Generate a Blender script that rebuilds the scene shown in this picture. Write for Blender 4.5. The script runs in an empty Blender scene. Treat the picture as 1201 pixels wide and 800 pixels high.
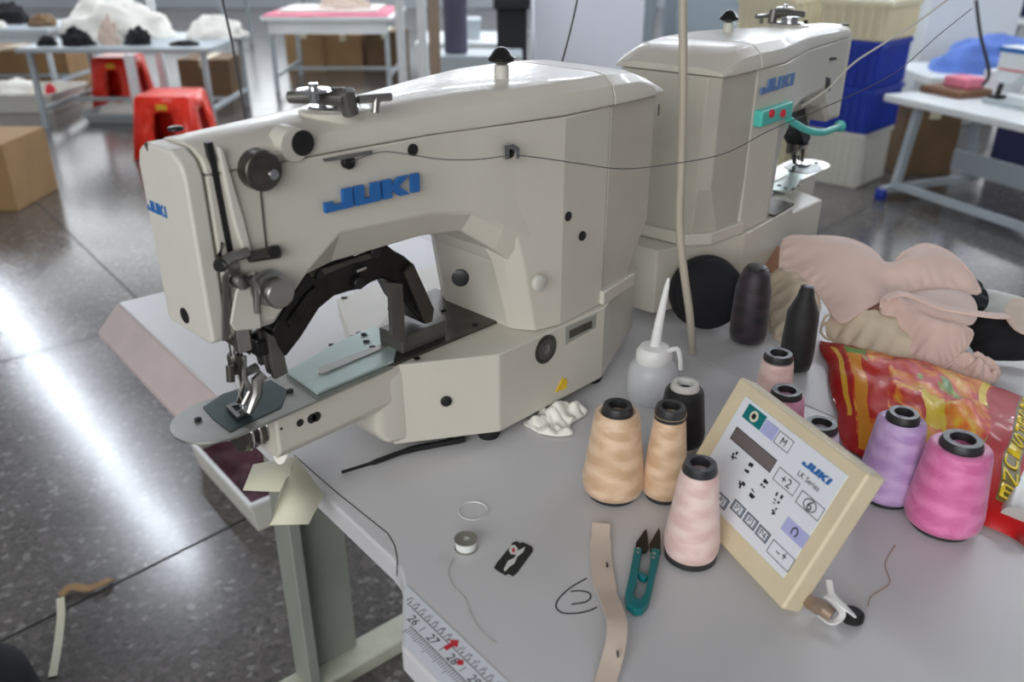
import bpy, math, random
from mathutils import Vector, Matrix, noise, geometry
random.seed(7)
C = bpy.context.scene.collection
S = 1.155          # authoring unit -> metres
TZ = .7615         # table top above floor (authoring units)
FOC, PITCH, HC = 1000.0, math.radians(25.8), .45
PI = math.pi
# ------------------------------------------------------------------ measuring helpers
def rot2(x, y, A):
    a = math.radians(A); return (x*math.cos(a)-y*math.sin(a), x*math.sin(a)+y*math.cos(a))
def inv2(x, y, A): return rot2(x, y, -A)
def ray(px, py):
    dx = (px-600.5)/FOC; u = (400-py)/FOC
    return (dx, math.cos(PITCH)+u*math.sin(PITCH), -math.sin(PITCH)+u*math.cos(PITCH))
def pz(px, py, z=0, A=0):
    r = ray(px, py); t = (z-HC)/r[2]; x, y = inv2(r[0]*t, r[1]*t, A); return (x, y, z)
def pv(px, py, v, A=46):
    r = ray(px, py); a, b = inv2(r[0], r[1], A); t = v/b; return (a*t, v, HC+r[2]*t)
def pY(px, py, Y):
    r = ray(px, py); t = Y/r[1]; return (r[0]*t, Y, HC+r[2]*t)
def side(pts, v, A=46): return [(lambda q: (q[0], q[2]))(pv(x, y, v, A)) for x, y in pts]
def flat(pts, z=0, A=0): return [pz(x, y, z, A)[:2] for x, y in pts]
# ------------------------------------------------------------------ materials
def lin(c):
    return tuple(((v/255)/12.92 if v/255 <= .04045 else (((v/255)+.055)/1.055)**2.4) for v in c)
def mat(name, rgb, rough=.5, metal=0, var=.06, scale=30, bump=0, bscale=200, trans=0, alpha=1, emit=0, coat=0, sss=0, sheen=0):
    m = bpy.data.materials.new(name); m.use_nodes = True
    nt = m.node_tree; N = nt.nodes; L = nt.links; b = N['Principled BSDF']
    c = lin(rgb)
    tc = N.new('ShaderNodeTexCoord')
    nz = N.new('ShaderNodeTexNoise'); nz.inputs['Scale'].default_value = scale; nz.inputs['Detail'].default_value = 4
    L.new(tc.outputs['Object'], nz.inputs['Vector'])
    rp = N.new('ShaderNodeValToRGB')
    rp.color_ramp.elements[0].position = .3; rp.color_ramp.elements[1].position = .7
    rp.color_ramp.elements[0].color = (*[max(0, v*(1-var)) for v in c], 1)
    rp.color_ramp.elements[1].color = (*[min(1, v*(1+var)) for v in c], 1)
    L.new(nz.outputs['Fac'], rp.inputs['Fac']); L.new(rp.outputs['Color'], b.inputs['Base Color'])
    b.inputs['Roughness'].default_value = rough; b.inputs['Metallic'].default_value = metal
    b.inputs['Transmission Weight'].default_value = trans; b.inputs['Alpha'].default_value = alpha
    b.inputs['Coat Weight'].default_value = coat; b.inputs['Sheen Weight'].default_value = sheen
    if sss: b.inputs['Subsurface Weight'].default_value = sss; b.inputs['Subsurface Radius'].default_value = (.01, .008, .006)
    if emit: b.inputs['Emission Color'].default_value = (*c, 1); b.inputs['Emission Strength'].default_value = emit
    if bump:
        n2 = N.new('ShaderNodeTexNoise'); n2.inputs['Scale'].default_value = bscale; n2.inputs['Detail'].default_value = 3
        L.new(tc.outputs['Object'], n2.inputs['Vector'])
        bp = N.new('ShaderNodeBump'); bp.inputs['Strength'].default_value = bump; bp.inputs['Distance'].default_value = .001
        L.new(n2.outputs['Fac'], bp.inputs['Height']); L.new(bp.outputs['Normal'], b.inputs['Normal'])
    return m
def thread_mat(name, rgb, rgb2, rough=.38):
    m = mat(name, rgb, rough); nt = m.node_tree; N = nt.nodes; L = nt.links; b = N['Principled BSDF']
    tc = N.new('ShaderNodeTexCoord'); mp = N.new('ShaderNodeMapping'); mp.inputs['Scale'].default_value = (26, 26, 50); mp.inputs['Rotation'].default_value = (.16, .12, 0)
    L.new(tc.outputs['Object'], mp.inputs['Vector'])
    n = N.new('ShaderNodeTexNoise'); n.inputs['Scale'].default_value = 1; n.inputs['Detail'].default_value = 2; n.inputs['Distortion'].default_value = 1.2
    L.new(mp.outputs['Vector'], n.inputs['Vector'])
    w = N.new('ShaderNodeTexWave'); w.wave_type = 'BANDS'; w.bands_direction = 'Z'; w.inputs['Scale'].default_value = 22
    w.inputs['Distortion'].default_value = 2.2; w.inputs['Detail'].default_value = 1; w.inputs['Detail Scale'].default_value = .8
    L.new(tc.outputs['Object'], w.inputs['Vector'])
    def mth(op, a, b=None):
        q_ = N.new('ShaderNodeMath'); q_.operation = op
        for k_, v_ in enumerate((a, b)):
            if v_ is None: continue
            if isinstance(v_, (int, float)): q_.inputs[k_].default_value = v_
            else: L.new(v_, q_.inputs[k_])
        return q_.outputs[0]
    sx = N.new('ShaderNodeSeparateXYZ'); L.new(tc.outputs['Object'], sx.inputs['Vector'])
    ang = mth('ARCTAN2', sx.outputs['Y'], sx.outputs['X']); zz = mth('MULTIPLY', sx.outputs['Z'], 330.0); a2 = mth('MULTIPLY', ang, 2.0)
    s1 = mth('SINE', mth('ADD', a2, zz)); s2 = mth('SINE', mth('SUBTRACT', mth('MULTIPLY', ang, 3.0), mth('MULTIPLY', zz, .8)))
    pat = mth('MULTIPLY', mth('ADD', s1, s2), .08)
    mx = N.new('ShaderNodeMath'); mx.operation = 'ADD'; L.new(n.outputs['Fac'], mx.inputs[0]); L.new(pat, mx.inputs[1])
    rp = N.new('ShaderNodeValToRGB'); rp.color_ramp.elements[0].position = .38; rp.color_ramp.elements[1].position = .66
    rp.color_ramp.elements[0].color = (*lin(rgb2), 1); rp.color_ramp.elements[1].color = (*lin(rgb), 1)
    L.new(mx.outputs[0], rp.inputs['Fac']); L.new(rp.outputs['Color'], b.inputs['Base Color'])
    w2 = N.new('ShaderNodeTexWave'); w2.bands_direction = 'Z'; w2.inputs['Scale'].default_value = 260; w2.inputs['Distortion'].default_value = 1.0
    L.new(tc.outputs['Object'], w2.inputs['Vector'])
    bp = N.new('ShaderNodeBump'); bp.inputs['Strength'].default_value = .25; bp.inputs['Distance'].default_value = .0006
    L.new(w2.outputs['Fac'], bp.inputs['Height']); L.new(bp.outputs['Normal'], b.inputs['Normal'])
    b.inputs['Sheen Weight'].default_value = .2
    return m
MT = dict(
 cream=mat('cream_enamel', (204, 199, 186), .34, var=.03, scale=9, bump=.08, bscale=500, coat=.15),
 cream2=mat('cream_plastic', (216, 202, 170), .42, var=.04, scale=25),
 cream_shaded=mat('cream_enamel_shaded', (186, 181, 168), .4, var=.03),  # darker cream: shade of the turned-away rear cover put into its colour
 ivory=mat('ivory_plastic', (210, 207, 196), .4, var=.02),
 chrome=mat('polished_steel', (205, 205, 205), .16, 1, var=.05),
 steel=mat('brushed_steel', (165, 163, 158), .32, 1, var=.12, scale=60),
 plate=mat('ground_steel_plate', (170, 170, 164), .3, .85, var=.1, scale=40),
 tealp=mat('pale_green_steel', (186, 203, 198), .3, .45, var=.06, scale=30),
 darkteal=mat('dark_green_plate', (58, 74, 74), .3, .6, var=.1),
 dksteel=mat('dark_oiled_steel', (92, 88, 82), .35, .8, var=.2, scale=50),
 black=mat('black_plastic', (24, 24, 25), .4, var=.2),
 blackm=mat('black_iron', (38, 37, 36), .3, .5, var=.35, scale=60),
 grey=mat('grey_cast', (104, 102, 98), .38, .6, var=.12),
 blue=mat('logo_blue', (38, 104, 172), .45, var=.02),
 bluepale=mat('logo_blue_faded', (92, 126, 176), .5, var=.05),
 white=mat('white_plastic', (232, 232, 230), .4, var=.02),
 paper=mat('white_paper', (224, 226, 220), .75, var=.03),
 card=mat('cream_card', (216, 214, 190), .75, var=.04, scale=20),
 yellow=mat('warning_yellow', (232, 190, 40), .5),
 silver=mat('silver_label', (168, 170, 160), .35, .5, var=.05),
 rubber=mat('black_rubber', (20, 20, 20), .75),
 tabletop=mat('white_laminate', (207, 206, 207), .36, var=.025, scale=5),
 tableedge=mat('worn_pink_white_edge', (196, 180, 178), .6, var=.06, scale=18),
 legpaint=mat('grey_green_paint', (146, 150, 140), .5, var=.06, scale=12),
 legdark=mat('dark_leg_recess', (66, 62, 54), .7),
 legcream=mat('pale_leg_beam', (188, 190, 172), .5, var=.06),
 ink=mat('black_ink', (28, 28, 34), .6), redink=mat('red_ink', (205, 40, 56), .5),
 teal=mat('teal_plastic', (0, 112, 116), .35, var=.08), tealm=mat('turquoise_plastic', (84, 196, 184), .4, var=.05),
 red=mat('red_plastic', (240, 52, 30), .3, var=.08, scale=6), bluec=mat('blue_crate', (36, 62, 168), .45, var=.15, scale=4),
 bluel=mat('light_blue_cloth', (92, 124, 200), .7, var=.2, scale=5), creamc=mat('cream_crate', (226, 218, 188), .5, var=.05, scale=4),
 whitec=mat('white_crate', (216, 214, 204), .5, var=.04, scale=4), bgwhite=mat('white_painted_wood', (226, 230, 230), .45, var=.03, scale=4),
 bggrey=mat('pale_grey_steel', (176, 186, 190), .45, var=.04, scale=5), cardboard=mat('brown_cardboard', (160, 128, 88), .8, var=.08, scale=6),
 kraft=mat('dark_cardboard', (112, 88, 62), .8, var=.15, scale=6), cloth_w=mat('white_cloth', (238, 236, 226), .85, var=.03, scale=8),
 cloth_k=mat('black_cloth', (22, 23, 27), .9, var=.3), cloth_b=mat('beige_cloth', (214, 196, 180), .85, var=.05, bump=.2, bscale=900),
 cloth_p=mat('pale_pink_foam', (226, 198, 186), .85, var=.03, bump=.25, bscale=1200, sheen=.3), cloth_c=mat('cream_foam', (218, 202, 178), .85, var=.04, bump=.25, bscale=1200),
 cloth_br=mat('tan_lining', (170, 128, 104), .85, var=.05), maroon=mat('maroon_cloth', (70, 24, 40), .85, var=.2),
 roll=mat('purple_grey_fabric', (88, 86, 104), .85, var=.1, scale=5), navy=mat('navy_cloth', (24, 28, 66), .85), pink=mat('pink_cloth', (226, 130, 150), .8),
 brownpad=mat('brown_pad', (124, 88, 64), .7), polebr=mat('brown_pole', (150, 130, 112), .5, .3), polegr=mat('grey_plastic_tube', (176, 168, 152), .5, var=.04),
 wire=mat('dark_wire', (70, 70, 72), .5), wirel=mat('pale_wire', (190, 186, 176), .5), lilacp=mat('lilac_print', (176, 178, 222), .5),
 lcd=mat('lcd_glass', (112, 102, 100), .12, var=.05), panelw=mat('panel_sheet', (226, 230, 236), .35, var=.015), greyp=mat('grey_print', (134, 144, 156), .5),
 milky=mat('translucent_plastic', (240, 242, 244), .35, trans=.35, alpha=.82, var=.01), amber=mat('grease', (150, 100, 30), .4),
 column=mat('column_paint', (226, 228, 236), .6, var=.015, scale=2), pillar=mat('grey_pillar_paint', (160, 172, 178), .6, var=.03, scale=2),
 wall=mat('wall_paint', (214, 220, 224), .8, var=.02, scale=1), dark=mat('dark_interior', (26, 30, 34), .7), green=mat('green_cloth', (70, 140, 116), .8),
 collar=mat('spool_core_black', (44, 44, 46), .38, var=.1), collarw=mat('spool_core_white', (214, 212, 206), .5),
 gold=mat('gold_foil', (244, 214, 50), .35, .1, var=.1, scale=80), olive=mat('olive_print', (120, 104, 40), .4), silvercan=mat('silver_can', (190, 190, 186), .3, .4),
 t_tan=thread_mat('tan_thread', (230, 200, 168), (206, 170, 134)), t_pale=thread_mat('pale_pink_thread', (238, 212, 204), (222, 188, 180)),
 t_pink=thread_mat('pink_thread', (232, 132, 182), (212, 104, 158)), t_lil=thread_mat('lilac_thread', (206, 178, 220), (182, 148, 200)),
 t_rose=thread_mat('rose_thread', (236, 168, 192), (222, 146, 172)), t_lw=thread_mat('lilac_white_thread', (232, 216, 232), (216, 196, 218)),
 t_blk=thread_mat('black_thread', (26, 26, 28), (16, 16, 18), .6), t_dp=thread_mat('dark_purple_thread', (52, 38, 46), (30, 24, 28), .5),
)
# ------------------------------------------------------------------ mesh collector
class M:
    def __init__(s): s.v = []; s.f = []; s.uv = None
    def add(s, vs, fs):
        o = len(s.v); s.v += [tuple(p) for p in vs]; s.f += [tuple(i+o for i in f) for f in fs]; return s
    def box(s, u0, u1, v0, v1, z0, z1):
        return s.add([(u0, v0, z0), (u1, v0, z0), (u1, v1, z0), (u0, v1, z0), (u0, v0, z1), (u1, v0, z1), (u1, v1, z1), (u0, v1, z1)],
                     [(3, 2, 1, 0), (4, 5, 6, 7), (0, 1, 5, 4), (1, 2, 6, 5), (2, 3, 7, 6), (3, 0, 4, 7)])
    def loft(s, secs, cap=True):
        n = len(secs[0]); vs = [p for q in secs for p in q]; fs = []
        for i in range(len(secs)-1):
            for j in range(n): fs.append((i*n+j, i*n+(j+1) % n, (i+1)*n+(j+1) % n, (i+1)*n+j))
        if cap: fs += [tuple(range(n))[::-1], tuple((len(secs)-1)*n+j for j in range(n))]
        return s.add(vs, fs)
    def uv_(s, poly, z0, z1): return s.loft([[(a, b, z0) for a, b in poly], [(a, b, z1) for a, b in poly]])
    def uz_(s, poly, v0, v1): return s.loft([[(a, v0, b) for a, b in poly], [(a, v1, b) for a, b in poly]])
    def vz_(s, poly, u0, u1): return s.loft([[(u0, a, b) for a, b in poly], [(u1, a, b) for a, b in poly]])
    def lathe(s, prof, c=(0, 0, 0), ax=(0, 0, 1), n=28, cap=True):
        ax = Vector(ax).normalized(); t = Vector((1, 0, 0)) if abs(ax.x) < .9 else Vector((0, 1, 0))
        e1 = ax.cross(t).normalized(); e2 = ax.cross(e1); c = Vector(c)
        return s.loft([[c+ax*h+(e1*math.cos(2*PI*k/n)+e2*math.sin(2*PI*k/n))*r for k in range(n)] for r, h in prof], cap)
    def cyl(s, c, ax, r, h, n=20): return s.lathe([(r*.93, 0), (r, h*.06), (r, h*.9), (r*.9, h)], c, ax, n)
    def tube(s, path, r, n=8, cap=True):
        P = [Vector(p) for p in path]; secs = []; up = Vector((.13, .21, 1)).normalized()
        for i, p in enumerate(P):
            d = (P[min(i+1, len(P)-1)]-P[max(i-1, 0)]).normalized()
            if abs(d.dot(up)) > .97: up = Vector((1, .2, 0)).normalized()
            a = d.cross(up).normalized(); b = d.cross(a); rr = r[i] if isinstance(r, (list, tuple)) else r
            secs.append([p+(a*math.cos(2*PI*k/n)+b*math.sin(2*PI*k/n))*rr for k in range(n)])
        return s.loft(secs, cap)
    def bar(s, a, b, w, h):            # rectangular bar between two points
        a = Vector(a); b = Vector(b); d = (b-a).normalized(); up = Vector((0, 0, 1)) if abs(d.z) < .9 else Vector((0, 1, 0))
        x = d.cross(up).normalized()*w/2; y = x.normalized().cross(d)*h/2
        return s.loft([[p-x-y, p+x-y, p+x+y, p-x+y] for p in (a, b)])
    def ribbon(s, path, w, th=.0006):  # path of (x,y,z); lies flat
        P = [Vector(p) for p in path]; secs = []
        for i, p in enumerate(P):
            d = P[min(i+1, len(P)-1)]-P[max(i-1, 0)]; d.z = 0; d.normalize(); x = Vector((-d.y, d.x, 0))*(w[i] if isinstance(w, (list, tuple)) else w)/2
            z = Vector((0, 0, th)); secs.append([p-x, p+x, p+x+z, p-x+z])
        return s.loft(secs)
    def build(s, name, m, parent=None, org=None, A=0, bevel=0, seg=2, sub=0, sharp=38, solid=0):
        if parent is not None: org = ORG[parent.name]
        if org is None: org = (0, 0, 0)
        me = bpy.data.meshes.new(name); me.from_pydata([tuple(a-b for a, b in zip(p, org)) for p in s.v], [], s.f)
        if s.uv: 
            l = me.uv_layers.new(name='UVMap')
            for i, lp in enumerate(me.loops): l.data[i].uv = s.uv[lp.vertex_index]
        me.materials.append(m); me.validate(); me.polygons.foreach_set('use_smooth', [True]*len(me.polygons))
        import bmesh
        bm = bmesh.new(); bm.from_mesh(me); bmesh.ops.recalc_face_normals(bm, faces=bm.faces); bm.to_mesh(me); bm.free()
        me.set_sharp_from_angle(angle=math.radians(sharp)); me.update()
        o = bpy.data.objects.new(name, me); C.objects.link(o)
        if parent is not None: o.parent = parent; ORG[o.name] = org
        else:
            x, y = rot2(org[0], org[1], A); o.location = (x, y, org[2]+TZ); o.rotation_euler = (0, 0, math.radians(A)); ORG[o.name] = org
        if solid:
            k = o.modifiers.new('solid', 'SOLIDIFY'); k.thickness = solid*S; k.offset = 0
        if sub:
            k = o.modifiers.new('sub', 'SUBSURF'); k.levels = sub; k.render_levels = sub
        if bevel:
            k = o.modifiers.new('bevel', 'BEVEL'); k.width = bevel*S; k.segments = seg; k.limit_method = 'ANGLE'; k.angle_limit = math.radians(28); k.harden_normals = True
        return o
ORG = {}
def thing(name, label, cat, org, A=0, group=None, M3=None):
    o = bpy.data.objects.new(name, None); C.objects.link(o); o.empty_display_size = .02
    x, y = rot2(org[0], org[1], A); o.location = (x, y, org[2]+TZ)
    o.rotation_euler = M3.to_euler() if M3 is not None else (0, 0, math.radians(A))
    ORG[o.name] = org if M3 is None else (0, 0, 0)
    return tag(o, label, cat, group)
def tag(o, label=None, cat=None, group=None, kind=None):
    if label: o['label'] = label
    if cat: o['category'] = cat
    if group: o['group'] = group
    if kind: o['kind'] = kind
    return o
def single(mb, name, m, label, cat, org=None, A=0, group=None, **k):
    if org is None:
        xs = [p[0] for p in mb.v]; ys = [p[1] for p in mb.v]; org = ((min(xs)+max(xs))/2, (min(ys)+max(ys))/2, min(p[2] for p in mb.v))
    return tag(mb.build(name, m, None, org, A, **k), label, cat, group)
def copy_tree(o, parent=None):
    c = o.copy(); C.objects.link(c); c.parent = parent
    for ch in list(o.children): copy_tree(ch, c)
    return c
def smooth(pts, n=6):
    P = [Vector(p) for p in pts]; out = []
    for i in range(len(P)-1):
        a = P[max(i-1, 0)]; b = P[i]; c = P[i+1]; d = P[min(i+2, len(P)-1)]
        for k in range(n):
            t = k/n; out.append(.5*((2*b)+(c-a)*t+(2*a-5*b+4*c-d)*t*t+(-a+3*b-3*c+d)*t**3))
    return out+[P[-1]]
_T = {}
def textmesh(s):
    if s not in _T:
        cu = bpy.data.curves.new('t', 'FONT'); cu.body = s; cu.size = 1; cu.resolution_u = 3
        o = bpy.data.objects.new('t', cu); C.objects.link(o); dg = bpy.context.evaluated_depsgraph_get()
        me = bpy.data.meshes.new_from_object(o.evaluated_get(dg))
        _T[s] = ([tuple(v.co) for v in me.vertices], [tuple(p.vertices) for p in me.polygons])
        bpy.data.objects.remove(o); bpy.data.meshes.remove(me); bpy.data.curves.remove(cu)
    return _T[s]
def put_text(mb, s, o, ex, ey, size, wide=1.0):
    vs, fs = textmesh(s); o = Vector(o); ex = Vector(ex); ey = Vector(ey)
    return mb.add([o+ex*(x*size*wide)+ey*(y*size) for x, y, _ in vs], fs)
JL = [[(.66, 1), (1, 1), (1, 0), (0, 0), (0, .5), (.3, .5), (.3, .3), (.66, .3)],
      [(1.1, 1), (1.44, 1), (1.44, .28), (1.72, .28), (1.72, 1), (2.06, 1), (2.06, 0), (1.1, 0)],
      [(2.16, 1), (2.5, 1), (2.5, .62), (2.8, 1), (3.2, 1), (2.78, .52), (3.22, 0), (2.8, 0), (2.5, .38), (2.5, 0), (2.16, 0)],
      [(3.3, 1), (3.62, 1), (3.62, 0), (3.3, 0)]]
def logo(mb, o, ex, ey, en, h, w, th=.0006, skew=0.0):   # h letter height, w total width
    o, ex, ey, en = Vector(o), Vector(ex), Vector(ey), Vector(en); k = w/3.62
    for L in JL:
        f = [o+ex*(x*k+y*h*skew)+ey*(y*h) for x, y in L]
        mb.loft([[p-en*th for p in f], [p+en*th for p in f]])
# ------------------------------------------------------------------ the setting
FZ = -TZ
def terrazzo():
    m = bpy.data.materials.new('terrazzo'); m.use_nodes = True; nt = m.node_tree; N = nt.nodes; L = nt.links; b = N['Principled BSDF']
    tc = N.new('ShaderNodeTexCoord')
    v = N.new('ShaderNodeTexVoronoi'); v.inputs['Scale'].default_value = 75; L.new(tc.outputs['Object'], v.inputs['Vector'])
    rp = N.new('ShaderNodeValToRGB'); rp.color_ramp.interpolation = 'CONSTANT'; cr = rp.color_ramp
    cols = [(0, (80, 76, 73)), (.3, (92, 88, 85)), (.5, (85, 80, 76)), (.68, (102, 98, 94)), (.84, (68, 65, 63)), (.94, (134, 131, 127))]
    cr.elements[0].position = 0; cr.elements[0].color = (*lin(cols[0][1]), 1); cr.elements[1].position = cols[1][0]; cr.elements[1].color = (*lin(cols[1][1]), 1)
    for p, c in cols[2:]: e = cr.elements.new(p); e.color = (*lin(c), 1)
    sp = N.new('ShaderNodeSeparateColor'); L.new(v.outputs['Color'], sp.inputs['Color']); L.new(sp.outputs['Red'], rp.inputs['Fac'])
    v2 = N.new('ShaderNodeTexVoronoi'); v2.inputs['Scale'].default_value = 150; L.new(tc.outputs['Object'], v2.inputs['Vector'])
    mx = N.new('ShaderNodeMix'); mx.data_type = 'RGBA'; mx.inputs['Factor'].default_value = .25
    L.new(rp.outputs['Color'], mx.inputs['A']); 
    sp2 = N.new('ShaderNodeSeparateColor'); L.new(v2.outputs['Color'], sp2.inputs['Color'])
    rp2 = N.new('ShaderNodeValToRGB'); rp2.color_ramp.elements[0].color = (*lin((70, 66, 64)), 1); rp2.color_ramp.elements[1].color = (*lin((128, 124, 120)), 1)
    L.new(sp2.outputs['Red'], rp2.inputs['Fac']); L.new(rp2.outputs['Color'], mx.inputs['B'])
    L.new(mx.outputs['Result'], b.inputs['Base Color'])
    n = N.new('ShaderNodeTexNoise'); n.inputs['Scale'].default_value = 3; L.new(tc.outputs['Object'], n.inputs['Vector'])
    mr = N.new('ShaderNodeMapRange'); mr.inputs['To Min'].default_value = .15; mr.inputs['To Max'].default_value = .27; L.new(n.outputs['Fac'], mr.inputs['Value']); L.new(mr.outputs['Result'], b.inputs['Roughness'])
    n3 = N.new('ShaderNodeTexNoise'); n3.inputs['Scale'].default_value = 25; L.new(tc.outputs['Object'], n3.inputs['Vector'])
    bp = N.new('ShaderNodeBump'); bp.inputs['Strength'].default_value = .05; bp.inputs['Distance'].default_value = .002; L.new(n3.outputs['Fac'], bp.inputs['Height']); L.new(bp.outputs['Normal'], b.inputs['Normal'])
    b.inputs['Specular IOR Level'].default_value = .65; b.inputs['Coat Weight'].default_value = .22; b.inputs['Coat Roughness'].default_value = .14
    return m
o = M().box(-10, 10, -4, 16, FZ-.1, FZ).build('floor', terrazzo(), None, (0, 6, FZ)); tag(o, kind='structure')
# brass/dark divider strips let into the terrazzo
def divider(i, a, b):
    a = pz(*a, FZ); b = pz(*b, FZ); d = Vector((b[0]-a[0], b[1]-a[1], 0)).normalized()
    A_ = Vector(a)-d*3; B_ = Vector(b)+d*6
    o = M().bar(A_+Vector((0, 0, .0002)), B_+Vector((0, 0, .0002)), .005, .002).build('trim_%d' % i, MT['dark'], None, (0, 0, FZ)); tag(o, kind='structure')
divider(1, (15, 745), (275, 615))
divider(2, (20, 215), (150, 340))
divider(3, (0, 425), (120, 392))
o = M().box(-10, 10, 15.6, 15.8, FZ, 2.3).build('wall_back', MT['wall'], None, (0, 15.7, FZ)); tag(o, kind='structure')
o = M().box(-10.2, -10, -4, 16, FZ, 2.3).build('wall_left', MT['wall'], None, (-10.1, 6, FZ)); tag(o, kind='structure')
o = M().box(10, 10.2, -4, 16, FZ, 2.3).build('wall_right', MT['wall'], None, (10.1, 6, FZ)); tag(o, kind='structure')
for i, (x0, x1, y0, y1, m) in enumerate([(.16, .96, 6.6, 7.3, 'column'), (1.25, 1.85, 6.9, 7.5, 'pillar')]):
    o = M().box(x0, x1, y0, y1, FZ, 2.3).build('column', MT[m], None, ((x0+x1)/2, (y0+y1)/2, FZ), bevel=.01); tag(o, kind='structure')
# ------------------------------------------------------------------ work tables
tb = thing('sewing_table', 'white laminate sewing table carrying the nearest machine, with a printed ruler along its edge', 'table', (.48, .4, FZ), 40)
top = [(.225, -.35), (.225, .388), (.232, .398), (.262, .442), (.268, .455), (.27, .47), (.27, 1.144), (.7365, 1.144), (.7365, -.35)]
M().uv_(top, -.024, 0).build('table_top', MT['tabletop'], tb, bevel=.003)
M().uz_([(.269, -.001), (.238, -.034), (.240, -.046), (.275, -.046), (.275, -.001)], .80, 1.144).build('edge_flap', MT['tableedge'], tb, bevel=.004)['label'] = 'worn pinkish padded edge flap'
# leg frames
for vv in (1.06, -.25):
    l = M().box(.415, .435, vv-.03, vv+.03, FZ+.03, -.024).box(.435, .53, vv+.012, vv+.022, FZ+.03, -.024).build('leg', MT['legpaint'], tb, bevel=.003)
    M().box(.30, .71, vv-.03, vv+.03, FZ, FZ+.03).build('foot_beam', MT['legcream'], tb, bevel=.004)
# inked circled numeral on the top
c1 = lambda x, y: (460+x/3.3333, 560+y/3.3333)
mb = M()
for path in ([(760, 395), (700, 430), (655, 470), (640, 505), (665, 530), (720, 532), (770, 522), (800, 508)], [(697, 447), (735, 444), (768, 452), (776, 470), (755, 488), (700, 497)]):
    mb.ribbon(smooth([(*pz(*c1(*q))[:2], .00012) for q in path], 4), .0011, .0002)
mb.v = [(*inv2(x, y, 40), z) for x, y, z in mb.v]
mb.build('ink_mark', MT['ink'], tb)['label'] = 'handwritten circled 2 in black ink'
mb = M(); mb.ribbon([(*pz(x_, y_, 0, 40)[:2], .00008) for x_, y_ in ((465.5, 676), (466, 655), (463, 640), (455, 626), (430, 606), (400, 582), (370, 556), (345, 534))], .0009, .0002); mb.build('board_seam', MT['legdark'], tb)
t2 = thing('sewing_table', 'white work table beyond the seam, under the second machine and the fabric pile', 'table', (.97, .4, FZ), 40)
M().uv_([(.738, -.35), (.738, 1.144), (1.2, 1.144), (1.2, -.35)], -.026, -.002).build('table_top', MT['tabletop'], t2, bevel=.003)
for vv in (1.06, -.25):
    M().box(.95, .97, vv-.03, vv+.03, FZ+.03, -.026).box(.97, 1.05, vv+.012, vv+.022, FZ+.03, -.026).build('leg', MT['legpaint'], t2, bevel=.003)
    M().box(.76, 1.16, vv-.03, vv+.03, FZ, FZ+.03).build('foot_beam', MT['legcream'], t2, bevel=.004)
# ruler strip stuck along the front edge
rl = thing('ruler_tape', 'printed measuring strip stuck along the near left edge of the white table', 'ruler', (.245, .2, 0), 40)
M().uv_([(.2265, .0), (.2265, .385), (.2335, .3955), (.2595, .434), (.262, .437), (.262, .0)], .0002, .0005).build('strip', MT['panelw'], rl)
mb = M(); mn = M()
mb.box(.2514, .2518, .0, .42, .0005, .0007); mb.box(.2404, .2407, .0, .40, .0005, .0007)
for k in range(0, 160):
    v = .398-k*.0024
    if v < .004: break
    mb.box(.2404-(.008 if k % 10 == 0 else .0068 if k % 5 == 0 else .0055), .2404, v, v+.0004, .0005, .0007)
for k in range(16):
    v = .404-k*.0238
    if v < .03: break
    put_text(mn, str(26+k), (.2422, v+.0035, .0007), (0, -1, 0), (1, 0, 0), .0095)
    mn.box(.2425, .248, v-.0125, v-.0121, .0005, .0007)
    for j in range(3): 
        mn.box(.2525, .2575, v+.019-j*.008, v+.0194-j*.008, .0005, .0007); put_text(mn, str((j*3+k) % 8+1), (.2555, v+.0185-j*.008, .0007), (0, -1, 0), (1, 0, 0), .0042); put_text(mn, '8', (.2525, v+.0165-j*.008, .0007), (0, -1, 0), (1, 0, 0), .0036)
mb.build('tick_marks', MT['ink'], rl); mn.build('numerals', MT['ink'], rl)
q = pz(529, 756, 0, 40); mb = M().uv_([(q[0]-.006, q[1]+.001), (q[0]+.001, q[1]+.001), (q[0]+.001, q[1]+.004), (q[0]+.006, q[1]-.001), (q[0]+.001, q[1]-.006), (q[0]+.001, q[1]-.003), (q[0]-.006, q[1]-.003)], .0007, .0009)
q = pz(540, 778, 0, 40); mb.uv_([(q[0]-.003, q[1]), (q[0], q[1]+.003), (q[0]+.003, q[1]), (q[0], q[1]-.003)], .0007, .0009); mb.build('red_print', MT['redink'], rl)['label'] = 'red arrow and heart print'
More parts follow.
